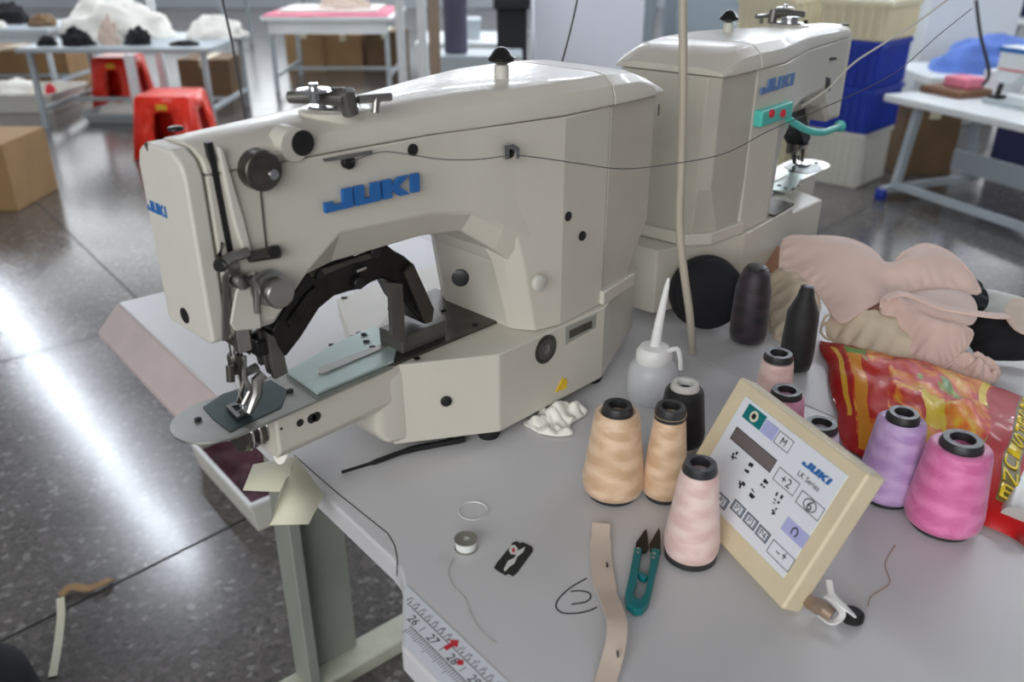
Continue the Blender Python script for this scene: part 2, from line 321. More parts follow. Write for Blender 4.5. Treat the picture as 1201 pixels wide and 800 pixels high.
# ------------------------------------------------------------------ bartack sewing machine
VC = .576
def machine():
    r = thing('sewing_machine', 'large cream industrial bartack sewing machine in the foreground with a blue logo on its arm', 'sewing machine', (.58, VC, 0), 46)
    mir = lambda P: P+[(a, 2*VC-b) for a, b in P[::-1]]
    # base
    P = mir([(.413, .552), (.498, .497), (.652, .4955), (.779, .549)])
    M().uv_(P, .012, .096).build('base', MT['cream'], r, bevel=.002, seg=2, sharp=12)
    M().loft([[(.395, VC-.02, .03), (.395, VC+.02, .03), (.395, VC+.026, .09), (.395, VC-.026, .09)], [(.405, VC-.026, .016), (.405, VC+.026, .016), (.405, VC+.029, .09), (.405, VC-.029, .09)], [(.43, VC-.032, .013), (.43, VC+.032, .013), (.43, VC+.03, .095), (.43, VC-.03, .095)]]).build('base_nose', MT['cream'], r, bevel=.006, seg=3)
    M().uv_(mir([(.652, .4975), (.72, .508), (.745, .53)]), .0965, .112).build('base_rear_block', MT['cream'], r, bevel=.002)
    for a, b in ((.50, .515), (.50, .637), (.66, .515), (.66, .637)): M().lathe([(.010, 0), (.012, .004), (.011, .0125)], (a, b, 0)).build('rubber_foot', MT['rubber'], r)
    # cylinder bed
    M().vz_([(.547, .096), (.547, .062), (.554, .053), (.598, .053), (.605, .062), (.605, .096)], .292, .435).build('cylinder_bed', MT['cream'], r, bevel=.003)
    for (px, py, rr) in ((352, 496, .0034), (371, 489, .0045), (366, 491, .0045), (330, 503, .0012), (470, 446, .0012)):
        q = pv(px, py, .5468); M().cyl((q[0], .5472, q[2]), (0, -1, 0), rr, .0006).build('hole', MT['black'], r)
    # plates
    arc = [(.257-.036*math.cos(t*PI/12), VC-.001-.0345*math.sin(t*PI/12)) for t in range(-6, 7)]
    pl = [(.41, .5445)]+[(a, b) for a, b in arc[::-1]]+[(.41, .607)]
    M().uv_([(.41, .5445), (.30, .5415), (.257, .5405)]+[(.257-.036*math.cos(math.radians(t)), .575-.0345*math.sin(math.radians(t))) for t in range(75, -76, -15)]+[(.257, .6095), (.41, .607)], .0965, .0985).build('needle_plate', MT['plate'], r, bevel=.0006)
    q = flat([(238, 478), (262, 462), (318, 446), (338, 458), (330, 478), (270, 507), (250, 492)], .0987, 46); M().uv_(q, .0985, .0992).build('throat_plate', MT['darkteal'], r, bevel=.0003)
    q = flat([(335, 437), (372, 462), (462, 424), (468, 398), (440, 384), (400, 400)], .1, 46); M().uv_(q, .0987, .1012).build('feed_plate', MT['tealp'], r, bevel=.0006)
    q = flat([(373, 440), (380, 441), (470, 402), (470, 397), (380, 431), (373, 434)], .1, 46); M().uv_(q, .1012, .1024).build('feed_plate_rib', MT['plate'], r, bevel=.0004)
    M().uv_([(.415, .548), (.56, .547), (.56, .655), (.49, .652), (.482, .61), (.43, .605), (.415, .600)], .0962, .0992).build('rear_plate', MT['dksteel'], r, bevel=.0006)
    for px, py in ((232, 491), (340, 457), (489, 420), (430, 402), (427, 394), (557, 380), (520, 363), (437, 409), (389, 404), (414, 394)):
        q = pz(px, py, .1, 46); M().lathe([(.0030, 0), (.0030, .0012), (.0012, .0014), (.001, .0006)], (q[0], q[1], .0990 if px not in (437, 430, 427) else .1012), n=14).build('screw', MT['blackm'], r)
    sc_ = M().uv_([(.474, .697), (.535, .81), (.70, .81), (.70, .64), (.52, .64)], .026, .05).build('side_cover', MT['ivory'], r, bevel=.002)
    for px, py in ((399, 351), (416, 393)):
        q = pz(px, py, .05, 46); M().cyl((q[0]+.006, q[1], .0498), (0, 0, 1), .004, .0012, 14).build('screw', MT['blackm'], sc_)
    # hook under the bed
    M().lathe([(.008, 0), (.0165, .001), (.0165, .008), (.013, .010), (.013, .014), (.0165, .016), (.0165, .026), (.008, .028)], (.270, .576, .078), (1, 0, 0), 26).build('rotary_hook', MT['dksteel'], r)
    for du in (.276, .283, .290): M().lathe([(.0172, 0), (.0178, .001), (.0172, .0022)], (du, .576, .078), (1, 0, 0), 26).build('hook_ring', MT['chrome'], r)
    # column
    b = [(.545, .53), (.549, .520), (.558, .507), (.585, .4985), (.656, .503)]; t = [(.498, .545), (.510, .526), (.524, .512), (.585, .4985), (.656, .503)]; mdl = [(.528, .536), (.533, .524), (.544, .510), (.585, .4985), (.656, .503)]
    M().loft([[(a, c, z) for a, c in mir(p)] for p, z in ((b, .096), (mdl, .17), (t, .232), (t, .30))]).build('column', MT['cream'], r, bevel=.002, seg=2, sharp=8)
    # arm
    def sec(u, hw, zb, zc, ins): return [(u, VC-hw, .30), (u, VC-hw, zc), (u, VC-hw+ins, zb), (u, VC+hw-ins, zb), (u, VC+hw, zc), (u, VC+hw, .30)]
    M().loft([sec(.2635, .0355, .178, .184, .004), sec(.30, .037, .178, .184, .004), sec(.33, .040, .208, .214, .008), sec(.36, .044, .210, .239, .017), sec(.45, .049, .211, .235, .018), sec(.49, .055, .208, .228, .016), sec(.52, .064, .185, .21, .012), sec(.56, .070, .15, .19, .01)]).build('arm', MT['cream'], r, bevel=.002, seg=3, sharp=14)
    def tsec(u, hw, zt, sh): return [(u, VC-hw, .3006), (u, VC-hw, .3006+(zt-.3)*.25), (u, VC-hw+.004, .3006+(zt-.3)*.62), (u, VC-hw+.014, zt-.002), (u, VC-hw+.026, zt), (u, VC+hw-.026, zt), (u, VC+hw-.014, zt-.002), (u, VC+hw-.004, .3006+(zt-.3)*.62), (u, VC+hw, .3006+(zt-.3)*.25), (u, VC+hw, .3006)]
    M().loft([tsec(.2635, .0355, .319, 0), tsec(.33, .040, .3215, 0), tsec(.45, .049, .3255, 0), tsec(.52, .064, .328, 0), tsec(.585, .0765, .3295, 0), tsec(.655, .077, .329, 0)]).build('arm_cover', MT['cream'], r, bevel=.0015, seg=2, sharp=60)
    M().loft([tsec(.6565, .077, .329, 0), tsec(.70, .076, .326, 0), tsec(.725, .075, .318, 0), tsec(.743, .072, .308, 0)]).build('rear_cover_top', MT['cream'], r, bevel=.0015, sharp=60)
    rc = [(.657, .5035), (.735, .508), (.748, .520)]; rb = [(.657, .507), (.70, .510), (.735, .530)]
    M().loft([[(a, c, z) for a, c in mir(p)] for p, z in ((rb, .1), (rc, .17), (rc, .3))]).build('rear_cover', MT['cream_shaded'], r, bevel=.002, seg=2, sharp=12)
    for k in range(9): M().box(.7478, .7486, .545, .562, .215+k*.0055, .2175+k*.0055).build('vent_slot', MT['black'], r)
    M().cyl((.748, .513, .282), (.6, -.7, 0), .006, .0008).build('hole_plug', MT['black'], r)
    # face plate
    fp = [(VC-.035, .18), (VC-.035, .30), (VC-.030, .311), (VC-.018, .3175), (VC+.018, .3175), (VC+.030, .311), (VC+.035, .30), (VC+.035, .18), (VC+.030, .177), (VC-.030, .177)]
    f = M().vz_(fp, .2485, .2622).build('face_plate', MT['ivory'], r, bevel=.003, seg=3)
    q = lambda px, py: (lambda R: (.2484, R[1], R[2]))(pu46(px, py, .2484))
    m_ = M(); logo(m_, q(174, 246), (0, -1, 0), (0, -.0, 1), (1, 0, 0), .0085, .030, .0003); m_.build('logo', MT['blue'], f)
    m_ = M(); m_.cyl(q(217, 370), (-1, 0, 0), .0062, .0008); m_.build('hole_plug', MT['black'], f)
    a = q(172, 172); M().loft([[(.2484-d, a[1]+.003, a[2]+.001), (.2484-d, a[1]-.002, a[2]+.004), (.2484-d, a[1]-.001, a[2]-.003)] for d in (0, .0006)]).build('arrow_mark', MT['grey'], f)
    # side logos
    m_ = M(); logo(m_, (.3455, .5283, .2588), (.998, -.06, 0), (0, 0, 1), (0, -1, 0), .0150, .0875, .0016, .02); m_.build('logo', MT['blue'], r)
    # take-up slot + lips
    sv = .5402
    M().uz_([(.267, .322), (.2715, .322), (.2745, .236), (.2700, .236)], sv-.0006, sv+.004).build('take_up_slot', MT['black'], r)
    M().uz_(side([(256, 172), (263, 177), (288, 262), (296, 296), (287, 296), (276, 262)], sv-.004), sv-.004, sv+.002).build('slot_guard', MT['ivory'], r, bevel=.0012)
    # knob, plugs and guides on the arm side
    def plug(px, py, v, rr, h=.0012, m='black', name='hole_plug', ax=(0, -1, 0)):
        k = pv(px, py, v-h); return M().cyl((k[0], v+.0006, k[2]), ax, rr, h+.0006, 22).build(name, MT[m], r)
    plug(311, 201, .5385, .0145, .012, 'dksteel', 'tension_knob'); plug(306, 200, .5385-.012, .009, .002, 'dksteel', 'knob_cap'); plug(322, 205, .5385-.010, .004, .006, 'chrome', 'knob_pin')
    k = pv(356, 168, .5365-.010); M().lathe([(.0125, 0), (.0125, .014), (.0116, .0165)], (k[0]-.003, .549, k[2]-.002), (0, -1, 0), 30).build('boss', MT['cream'], r); plug(356, 168, .5328, .0092, .0014)
    plug(411, 191, .5325, .0052, .006, 'blackm', 'thread_guide'); M().uz_(side([(378, 186), (412, 180), (436, 176), (436, 180), (412, 185), (380, 190)], .525), .524, .5252).build('guide_wire', MT['steel'], r)
    plug(485, 176, .5275, .0048)
    plug(599, 177, .5065, .0065, .002, 'blackm', 'thread_guide_base'); M().uz_(side([(590, 170), (601, 168), (608, 173), (608, 186), (604, 186), (603, 176), (596, 174), (596, 187), (591, 187)], .50), .4985, .5015).build('thread_guide_clip', MT['chrome'], r, bevel=.0004)
    plug(667, 254, .4992, .0047); plug(684, 277, .4992, .0047)
    plug(635, 333, .4992, .0078, .005, 'ivory', 'push_button'); plug(641, 410, .4962, .0150, .0012, 'dksteel', 'dial_ring'); plug(641, 410, .4952, .0105, .0012, 'grey', 'dial_face'); plug(641, 410, .4942, .0055, .001, 'steel', 'dial_hub')
    k = pv(543, 326, .525); M().cyl((k[0], .528, k[2]), (-.75, -.66, 0), .0078, .004, 24).build('hole_plug', MT['black'], r)
    k = pv(494, 482, .527); d = Vector((-.55, -.84, 0)).normalized(); M().cyl((.4245+.03+.0, .5245, k[2]), d, .0052, .0022, 20).build('hole_plug', MT['black'], r)
    M().uz_(side([(663, 384), (699, 368), (698, 384), (663, 404)], .4962), .4955, .4965).build('name_plate', MT['silver'], r); M().uz_(side([(668, 388), (694, 376), (694, 384), (668, 397)], .4955), .495, .4956).build('name_plate_print', MT['dksteel'], r)
    M().uz_(side([(651, 460), (660, 443), (665, 446), (664, 455)], .4955), .4948, .4958).build('warning_label', MT['yellow'], r)
    # top fittings
    for px, py, rr in ((206, 152, .0055), (333, 141, .0045)):
        k = pz(px, py, .319, 46); M().lathe([(rr, 0), (rr, .0022), (rr*.8, .0028)], (k[0], k[1], .3185), n=18).build('hole_plug', MT['black'], r)
    k = pz(383, 131, .323, 46); kk = (k[0]+.006, k[1]-.002, .321); M().lathe([(.027, -.004), (.0275, .004), (.0255, .005)], kk, n=30).build('winder_boss', MT['cream'], r); kk = (kk[0], kk[1], .3255)
    M().lathe([(.020, 0), (.0205, .0015), (.019, .003), (.012, .0032), (.012, .008), (.0145, .009), (.0145, .011), (.004, .012)], kk, n=26).build('bobbin_winder_wheel', MT['chrome'], r)
    a = pz(338, 114, .337, 46); b_ = pz(405, 116, .337, 46); m_ = M().tube([(a[0], a[1], .337), (b_[0]*.55+a[0]*.45, b_[1]*.55+a[1]*.45, .3385), (b_[0], b_[1], .338)], [.0045, .006, .0078], 12); m_.tube([(b_[0], b_[1], .343), (b_[0]+.004, b_[1], .325)], [.0075, .0065], 12); m_.build('winder_lever', MT['grey'], r, bevel=.001)
    k = pz(368, 106, .345, 46); M().lathe([(.004, -.008), (.004, 0), (.013, .0004), (.012, .0022), (.0035, .003), (.0035, .006)], (k[0], k[1], .344), n=22).build('winder_cap', MT['chrome'], r)
    m_ = M(); k = pz(402, 117, .336, 46); m_.tube([(k[0]+.02, k[1]-.012, .3255), (k[0]+.022, k[1]-.012, .336)], .0028, 10); m_.tube([(k[0]+.008, k[1]-.008, .336), (k[0]+.034, k[1]-.014, .3355)], .0032, 10); m_.build('winder_latch', MT['steel'], r)
    k = pz(592, 92, .329, 46); M().lathe([(.0065, 0), (.0065, .014), (.005, .015)], (k[0], k[1]+.004, .326), n=16).build('guide_post', MT['ivory'], r); M().lathe([(.004, 0), (.012, .003), (.0125, .006), (.0095, .009), (.006, .013), (.003, .0145)], (k[0], k[1]+.004, .341), n=20).build('guide_cap', MT['blackm'], r)
    k = pz(413, 137, .322, 46)
    # tension disc stack
    k = pv(312, 336, .535); M().lathe([(.006, -.002), (.006, .005), (.0130, .006), (.0138, .008), (.0105, .0095), (.0105, .011), (.0130, .012), (.0130, .0135), (.0095, .015), (.0095, .017), (.0112, .018), (.0115, .025), (.0105, .0265), (.002, .027)], (k[0], .5405, k[2]), (0, -1, 0), 30).build('tension_discs', MT['steel'], r)
    M().tube([(*pv(293, 326, .523)[:2], pv(293, 326, .523)[2]), pv(300, 334, .523), pv(302, 367, .523)], [.003, .003, .0026], 10).build('thread_spring', MT['steel'], r)
    k = pv(284, 330, .532); M().cyl((k[0], .541, k[2]), (0, -1, 0), .0062, .012).build('hex_nut', MT['steel'], r)
    M().tube([pv(292, 302, .534), pv(326, 295, .534)], [.0038, .0052], 12).build('guide_bar', MT['dksteel'], r); k = pv(323, 296, .528); M().cyl((k[0], .5315, k[2]), (0, -1, 0), .0045, .003).build('screw', MT['black'], r)
    M().tube([pv(290, 296, .531), pv(270, 302, .531), pv(258, 312, .528)], [.0042, .0042, .005], 12).build('lever_arm', MT['steel'], r); k = pv(262, 311, .526); M().cyl((k[0], .53, k[2]), (-.5, -.85, 0), .0048, .005).build('hole_plug', MT['black'], r)
    M().tube([pv(262, 285, .535), pv(257, 300, .533), pv(262, 316, .533)], .002, 8).build('thread_hook', MT['dksteel'], r)
    M().uz_(side([(305, 225), (306.5, 225), (313, 290), (311.5, 290)], .538), .5376, .5386).build('panel_joint', MT['grey'], r)
    # needle bar, needle
    M().box(.2665, .2775, .5385, .546, .165, .236).build('needle_bar_guide', MT['steel'], r, bevel=.0015)
    M().uz_(side([(262, 325), (268, 318), (268, 398), (262, 400)], .538), .537, .54).build('guide_strip', MT['grey'], r)
    M().uz_(side([(283, 326), (299, 318), (306, 385), (276, 388), (270, 380), (276, 345)], .5365), .5355, .5385).build('bar_cover', MT['ivory'], r, bevel=.001)
    M().cyl((.279, VC-.004, .142), (0, 0, 1), .0036, .05, 16).build('needle_bar', MT['chrome'], r)
    m_ = M().cyl((.279, VC-.004, .134), (0, 0, 1), .0062, .016, 16); m_.tube([(.279, VC-.002, .140), (.272, VC-.012, .141)], .0022, 8); m_.tube([(.267, VC-.015, .134), (.269, VC-.014, .147)], .0034, 10); m_.build('needle_clamp', MT['dksteel'], r)
    M().tube([(.279, VC-.004, .134), (.279, VC-.004, .118), (.279, VC-.004, .0995)], [.0011, .0009, .0004], 8).build('needle', MT['chrome'], r)
    # clamp arm (arch)
    c3 = lambda L: [(300+x/4, 260+y/4) for x, y in L]
    outer = c3([(78, 515), (140, 400), (205, 290), (212, 222), (285, 208), (420, 165), (515, 128), (615, 105), (650, 135), (705, 165), (738, 195), (790, 300), (842, 410), (835, 470), (800, 486), (745, 430), (700, 380), (660, 300), (592, 268), (540, 290), (500, 318), (440, 330), (370, 352), (300, 410), (215, 545), (142, 640), (105, 590)])
    M().uz_(side(outer, .556), .556, .588).build('clamp_arm', MT['blackm'], r, bevel=.0025, seg=2)
    M().uz_(side(c3([(150, 470), (240, 340), (285, 300), (275, 350), (190, 480), (165, 505)]), .5535), .5535, .557).build('arm_rib', MT['blackm'], r, bevel=.001)
    M().uz_(side(c3([(250, 240), (420, 185), (520, 150), (560, 150), (560, 170), (440, 205), (330, 250), (260, 262)]), .553), .553, .557).build('arm_rib', MT['dksteel'], r, bevel=.001)
    for L in ([(455, 150), (515, 133), (513, 142), (460, 163)], [(472, 228), (520, 210), (520, 222), (476, 240)]): M().uz_(side(c3(L), .5515), .5515, .557).build('clamp_pin', MT['chrome'], r)
    for px, py, rr in ((422, 332, .0055), (441, 296, .005), (375, 323, .004)):
        k = pv(px, py, .552); M().cyl((k[0], .557, k[2]), (0, -1, 0), rr, .006).build('clamp_bolt', MT['black'], r)
    M().uz_(side(c3([(608, 285), (690, 292), (706, 580), (640, 540), (632, 360)]), .551), .551, .5555).build('bracket_plate', MT['grey'], r, bevel=.0006)
    M().uz_(side(c3([(700, 240), (740, 195), (838, 410), (830, 470), (800, 478), (775, 420)]), .551), .551, .5555).build('bracket_strap', MT['dksteel'], r, bevel=.0006)
    M().box(.432, .485, .556, .59, .099, .116).build('feed_bracket', MT['grey'], r, bevel=.0015)
    # presser foot block
    L6 = lambda L: [(190+x/4.21, 370+y/4.21) for x, y in L]
    for poly, v, th in (([(520, 85), (590, 120), (625, 285), (560, 318), (545, 240), (530, 150)], .557, .006), ([(475, 75), (515, 80), (560, 300), (530, 290), (495, 170)], .564, .005), ([(445, 90), (480, 80), (520, 240), (490, 250)], .572, .005)):
        M().uz_(side(L6(poly), v), v, v+th).build('presser_plate', MT['grey'], r, bevel=.0008)
    M().box(.292, .306, .56, .586, .145, .158).build('presser_joint', MT['blackm'], r, bevel=.002)
    M().uz_(side(L6([(385, 65), (430, 30), (445, 60), (440, 200), (400, 170)]), .562), .562, .568).build('presser_joint', MT['blackm'], r, bevel=.001)
    M().uz_(side(L6([(340, 120), (400, 110), (415, 190), (350, 150)]), .56), .56, .572).build('presser_joint', MT['dksteel'], r, bevel=.001)
    m_ = M(); p = [pv(*L6([q])[0], .560) for q in ((500, 290), (470, 320), (470, 385), (430, 480))]; m_.tube(p, [.0048, .0048, .0042, .003], 8)
    p = [pv(*L6([q])[0], .566) for q in ((405, 200), (405, 300), (435, 370), (400, 440))]; m_.tube(p, [.002, .0022, .0024, .002], 8)
    p = [pv(*L6([q])[0], .572) for q in ((470, 255), (400, 290), (385, 430))]; m_.tube(p, [.0042, .0042, .003], 8); m_.build('presser_foot_arm', MT['steel'], r)
    qo = flat(L6([(312, 452), (392, 425), (440, 478), (372, 512)]), .101, 46); qi = flat(L6([(345, 455), (380, 448), (395, 470), (368, 482)]), .101, 46)
    m_ = M(); vs = [(a, b, z) for z in (.1002, .1026) for P_ in (qo, qi) for a, b in P_]; fs = []
    for k in range(4):
        n = (k+1) % 4; fs += [(8+k, 8+n, 12+n, 12+k), (k, 4+k, 4+n, n), (k, n, 8+n, 8+k), (4+k, 12+k, 12+n, 4+n)]
    m_.add(vs, fs); m_.build('presser_foot', MT['chrome'], r)
    return r
def pu46(px, py, u):
    R = ray(px, py); a, b = inv2(R[0], R[1], 46); t = u/a; return (u, b*t, HC+R[2]*t)
m1 = machine()
m2 = copy_tree(m1); M2X, M2Y, M2A = .285, 1.155, 230
m2.location = (M2X, M2Y, TZ); m2.rotation_euler = (0, 0, math.radians(M2A))
m2['label'] = 'second cream bartack machine, turned the other way, behind the foreground machine'; ORG[m2.name] = (.58, VC, 0)
for ch in list(m2.children):
    if ch.name.startswith('side_cover'):
        for g_ in list(ch.children): bpy.data.objects.remove(g_)
        bpy.data.objects.remove(ch)
def w2(px, py, z):
    x, y, _ = pz(px, py, z); a, b = inv2(x-M2X, y-M2Y, M2A); return (a+.58, b+VC)
M().uv_([w2(858, 258, .085), w2(887, 268, .085), w2(965, 234, .085), w2(930, 220, .085)], .0, .085).build('side_cover', MT['cream'], m2, bevel=.003)
def loc2(px, py, v): # point on a plane of machine two, in its own frame; v counted as on its near side
    r = ray(px, py); dx, dy = inv2(r[0], r[1], M2A); ox, oy = inv2(-M2X, -M2Y, M2A); vv = 2*VC-v-VC
    t = (vv-oy)/dy; return (ox+dx*t+.58, 2*VC-v, HC+r[2]*t)
a = loc2(890, 150, .495); b_ = loc2(929, 118, .495)
cb = M().box(b_[0], a[0], 2*VC-.515, 2*VC-.492, a[2], b_[2]).build('eye_guard', MT['tealm'], m2, bevel=.003); cb['label'] = 'turquoise plastic box with red buttons'
for px in (905, 918):
    k = loc2(px, 133, .491); M().cyl((k[0], 2*VC-.4925, k[2]), (0, 1, 0), .005, .004).build('button', MT['redink'], cb)
M().tube(smooth([loc2(925, 140, .50), loc2(945, 152, .495), loc2(965, 155, .49), loc2(985, 148, .495)]), [.005]*18+[.009], 10).build('guard_tube', MT['tealm'], m2)
for L in ([(944, 70), (948, 70), (948, 95), (943, 95)], [(957, 72), (960, 75), (952, 105), (949, 103)], [(968, 90), (973, 92), (972, 106), (967, 105)], [(935, 112), (942, 110), (941, 120), (934, 122)], [(972, 68), (980, 67), (980, 70), (973, 71)]):
    P = [loc2(px, py, .534) for px, py in L]; M().uz_([(q[0], q[2]) for q in P], 2*VC-.5415, 2*VC-.532).build('side_slot', MT['black'], m2)
a = loc2(892, 111, .4995); b_ = loc2(929, 103, .4995); m_ = M(); logo(m_, (a[0], 2*VC-.4995, a[2]), (-1, 0, 0), (0, 0, 1), (0, 1, 0), .0155, abs(a[0]-b_[0]), .001, .1); m_.build('logo', MT['bluepale'], m2)['label'] = 'faded blue logo'
# ------------------------------------------------------------------ thread cones
def cone(x, y, r, h, m, label, rb_=.8, rt=.0128, core='collar', top=.74, group=None, z0=0):
    t = thing('thread_cone', label, 'thread cone', (x, y, z0), 0, group); R = t
    b = z0
    M().lathe([(r*(rb_-.05), 0), (r*rb_, .001), (r*rb_, .006), (r*.7, .0065)], (x, y, b), n=36).build('cone_base', MT[core], R)
    rs = [(r*(rb_-.06), .0035), (r*.93, .0065), (r*.985, .011), (r*1.0, .018)]
    for k in range(1, 15):
        f = k/15; rs.append((r*(1.0+(top-1.0)*f)*(1+.003*math.sin(k*2.4)), .018+(h*.93-.021)*f))
    rt_ = r*top; rs += [(rt_*.97, h*.945-.002), (rt_*.8, h*.945+.001), (rt+.001, h*.94)]
    M().lathe(rs, (x, y, b), n=44).build('wound_thread', MT[m], R, sharp=70)
    M().lathe([(rt*1.05, h*.9), (rt*1.05, h*.965), (rt*.93, h+.002), (rt*.62, h+.002), (rt*.55, h*.9)], (x, y, b), n=30).build('core_rim', MT[core], R)
    return t
cone(.089, .622, .0272, .088, 't_tan', 'fat tan thread cone, leftmost of the upright cones', top=.72)
cone(.133, .618, .0196, .089, 't_tan', 'slim tan thread cone in front of the black one', top=.68)
cone(.142, .538, .0218, .086, 't_pale', 'pale pink thread cone at the left side of the control panel', rb_=.95, top=.68)
cone(.162, .700, .0230, .066, 't_blk', 'black thread cone with a white core beside the oil bottle', core='collarw', top=.8, rt=.013)
cone(.256, .731, .0200, .082, 't_pale', 'pale pink thread cone behind the control panel, topmost of three', rt=.0135, top=.76)
cone(.249, .676, .0218, .072, 't_rose', 'rose pink thread cone peeking over the control panel', rt=.0135, top=.78)
cone(.262, .619, .0205, .072, 't_lw', 'whitish lilac thread cone mostly hidden behind the control panel', rt=.0135, top=.74)
cone(.328, .616, .0256, .084, 't_lil', 'lilac thread cone standing between the panel and the bag', top=.78)
cone(.359, .577, .0305, .083, 't_pink', 'bright pink thread cone in front of the red snack bag', rt=.0158, top=.8)
def slimcone(x, y, r, h, m, label, top=.7, tip=.3):
    t = thing('thread_cone', label, 'thread cone', (x, y, 0))
    M().lathe([(r*.7, 0), (r*.9, .002), (r*.98, .01), (r, h*.3), (r*.93, h*.7), (r*top, h*.9), (r*top*.85, h*.97), (r*tip, h)], (x, y, 0), n=32).build('wound_thread', MT[m], t, sharp=60)
    M().lathe([(r*.72, -.0), (r*.78, .003), (r*.6, .004)], (x, y, 0), n=24).build('cone_base', MT['collar'], t)
    M().lathe([(r*tip*1.3, h*.97), (r*tip*1.3, h*1.01), (r*tip, h*1.02)], (x, y, 0), n=20).build('core_rim', MT['collar'], t)
slimcone(.286, .935, .0225, .094, 't_dp', 'dark purple thread cone next to the round black bundle', .75, .4)
slimcone(.322, .862, .0185, .098, 't_blk', 'slim black thread cone among the fabric, left of the red bag', .5, .3)
# ------------------------------------------------------------------ oil bottle
t = thing('oil_bottle', 'small translucent white oiler bottle with a long nozzle', 'bottle', (.148, .794, 0)); bx, by = .148, .794
M().lathe([(.024, 0), (.0262, .003), (.0262, .030), (.0235, .040), (.017, .0455), (.016, .048)], (bx, by, 0), n=32).build('body', MT['milky'], t, sharp=60)
M().lathe([(.018, .043), (.0188, .045), (.0188, .054), (.015, .060), (.006, .0615)], (bx, by, 0), n=32).build('cap', MT['white'], t)
n = pz(776, 328, .155); n = (.163, by, .133)
M().tube([(bx, by, .058), (bx+.003, by, .09), (bx+.0075, by, .128), (bx+.0085, by, .136)], [.0058, .0046, .0027, .0012], 14).build('nozzle', MT['white'], t)
M().tube(smooth([(bx+.012, by-.008, .058), (bx+.022, by-.006, .060), (bx+.026, by-.007, .05), (bx+.0275, by-.008, .037)]), .0026, 8).build('nozzle_cap', MT['white'], t)
# ------------------------------------------------------------------ control panel
BL = Vector(pz(788, 578, .0095)); BR = Vector(pz(917, 716, .0095)); X_ = (BR-BL).normalized(); W_ = (BR-BL).length; th = math.radians(62)
Nh = Vector((-X_.y, X_.x, 0)); Y_ = Nh*math.cos(th)+Vector((0, 0, math.sin(th))); Z_ = X_.cross(Y_); R3 = Matrix((X_, Y_, Z_)).transposed()
def pp(px, py):
    r = Vector(ray(px, py)); o = Vector((0, 0, HC)); d = (BL-o).dot(Z_)/r.dot(Z_); q = o+r*d-BL; return (q.dot(X_), q.dot(Y_))
c5 = lambda L: [pp(840+x/2.855, 440+y/2.855) for x, y in L]
HP = .118; TH = .020; lift = TH*math.cos(th)
t = thing('control_panel', 'tilted cream control panel with keypad and small display standing among thread cones', 'control panel', (BL.x, BL.y, BL.z), 0, None, R3)
M().uv_([(0, 0), (W_, 0), (W_, HP), (0, HP)], -TH, 0).build('housing', MT['cream2'], t, bevel=.0028, seg=3)
M().box(.02, W_-.02, .03, HP-.02, -TH-.010, -TH).build('rear_box', MT['cream2'], t, bevel=.003)
a = c5([(100, 75), (440, 350), (240, 688)]); fw = (a[0][0], a[1][0]); fh = (a[2][1], a[0][1])
mb = M().box(min(fw)-.001, W_-.013, a[2][1]-.001, a[0][1]+.001, 0, .0007); sh = mb.build('keypad_sheet', MT['panelw'], t, bevel=.0004)
def fl(L, z0, z1): return M().uv_(c5(L), z0, z1)
def key(L, m='panelw', edge='ink', name='key'):
    P = c5(L); xs = [p[0] for p in P]; ys = [p[1] for p in P]; cx, cy = sum(xs)/4, sum(ys)/4; w = (abs(P[0][0]-P[1][0])+abs(P[2][0]-P[3][0]))/4; h = (abs(P[0][1]-P[3][1])+abs(P[1][1]-P[2][1]))/4
    k = M().box(cx-w, cx+w, cy-h, cy+h, .0007, .0010).build(name, MT[m], t)
    if edge:
        e = M(); q = .0005
        for b in ((cx-w, cx+w, cy+h-q, cy+h), (cx-w, cx+w, cy-h, cy-h+q), (cx-w, cx-w+q, cy-h, cy+h), (cx+w-q, cx+w, cy-h, cy+h)): e.box(*b, .001, .0012)
        e.build('outline', MT[edge], k)
    return k, cx, cy, w, h
def ktext(s, cx, cy, size, m, par, wide=1.0, dx=-.5):
    mb = M(); vs, _ = textmesh(s); wd = max(v[0] for v in vs)*size*wide; hh = max(v[1] for v in vs)*size
    put_text(mb, s, (cx-wd/2, cy-hh/2, .0014), (1, 0, 0), (0, 1, 0), size, wide); mb.build('lettering', MT[m], par)
k, cx, cy, w, h = key([(110, 95), (170, 135), (150, 190), (92, 142)], 'teal', None, 'emblem'); M().lathe([(.0046, 0), (.0046, .0003)], (cx, cy, .001), n=24).build('emblem_disc', MT['card'], k); M().lathe([(.0024, 0), (.0024, .0003)], (cx, cy, .0013), n=18).build('emblem_dot', MT['ink'], k)
key([(170, 145), (212, 180), (190, 225), (152, 190)], 'lilacp', None)
k, cx, cy, w, h = key([(215, 182), (262, 225), (242, 268), (198, 225)]); ktext('M', cx, cy, .0085, 'ink', k)
key([(75, 168), (202, 290), (180, 335), (52, 208)], 'lcd', 'ink', 'display')
k, cx, cy, w, h = key([(215, 305), (282, 365), (260, 412), (195, 348)]); ktext('+2', cx, cy, .010, 'ink', k, 1.1)
k, cx, cy, w, h = key([(290, 380), (364, 450), (345, 497), (272, 427)]); ktext('6', cx, cy, .010, 'ink', k, 1.2); e = M()
e.ribbon([(cx+.0062*math.cos(a_), cy+.0042*math.sin(a_), .0012) for a_ in [x*PI/10 for x in range(21)]], .0007, .0002); e.build('outline', MT['ink'], k)
k, cx, cy, w, h = key([(240, 470), (315, 540), (292, 582), (220, 520)], 'lilacp', None); M().ribbon([(cx+.0028*math.cos(a_), cy+.0032*math.sin(a_), .0012) for a_ in [x*PI/8-1 for x in range(14)]], .001, .0002).build('symbol', MT['ink'], k)
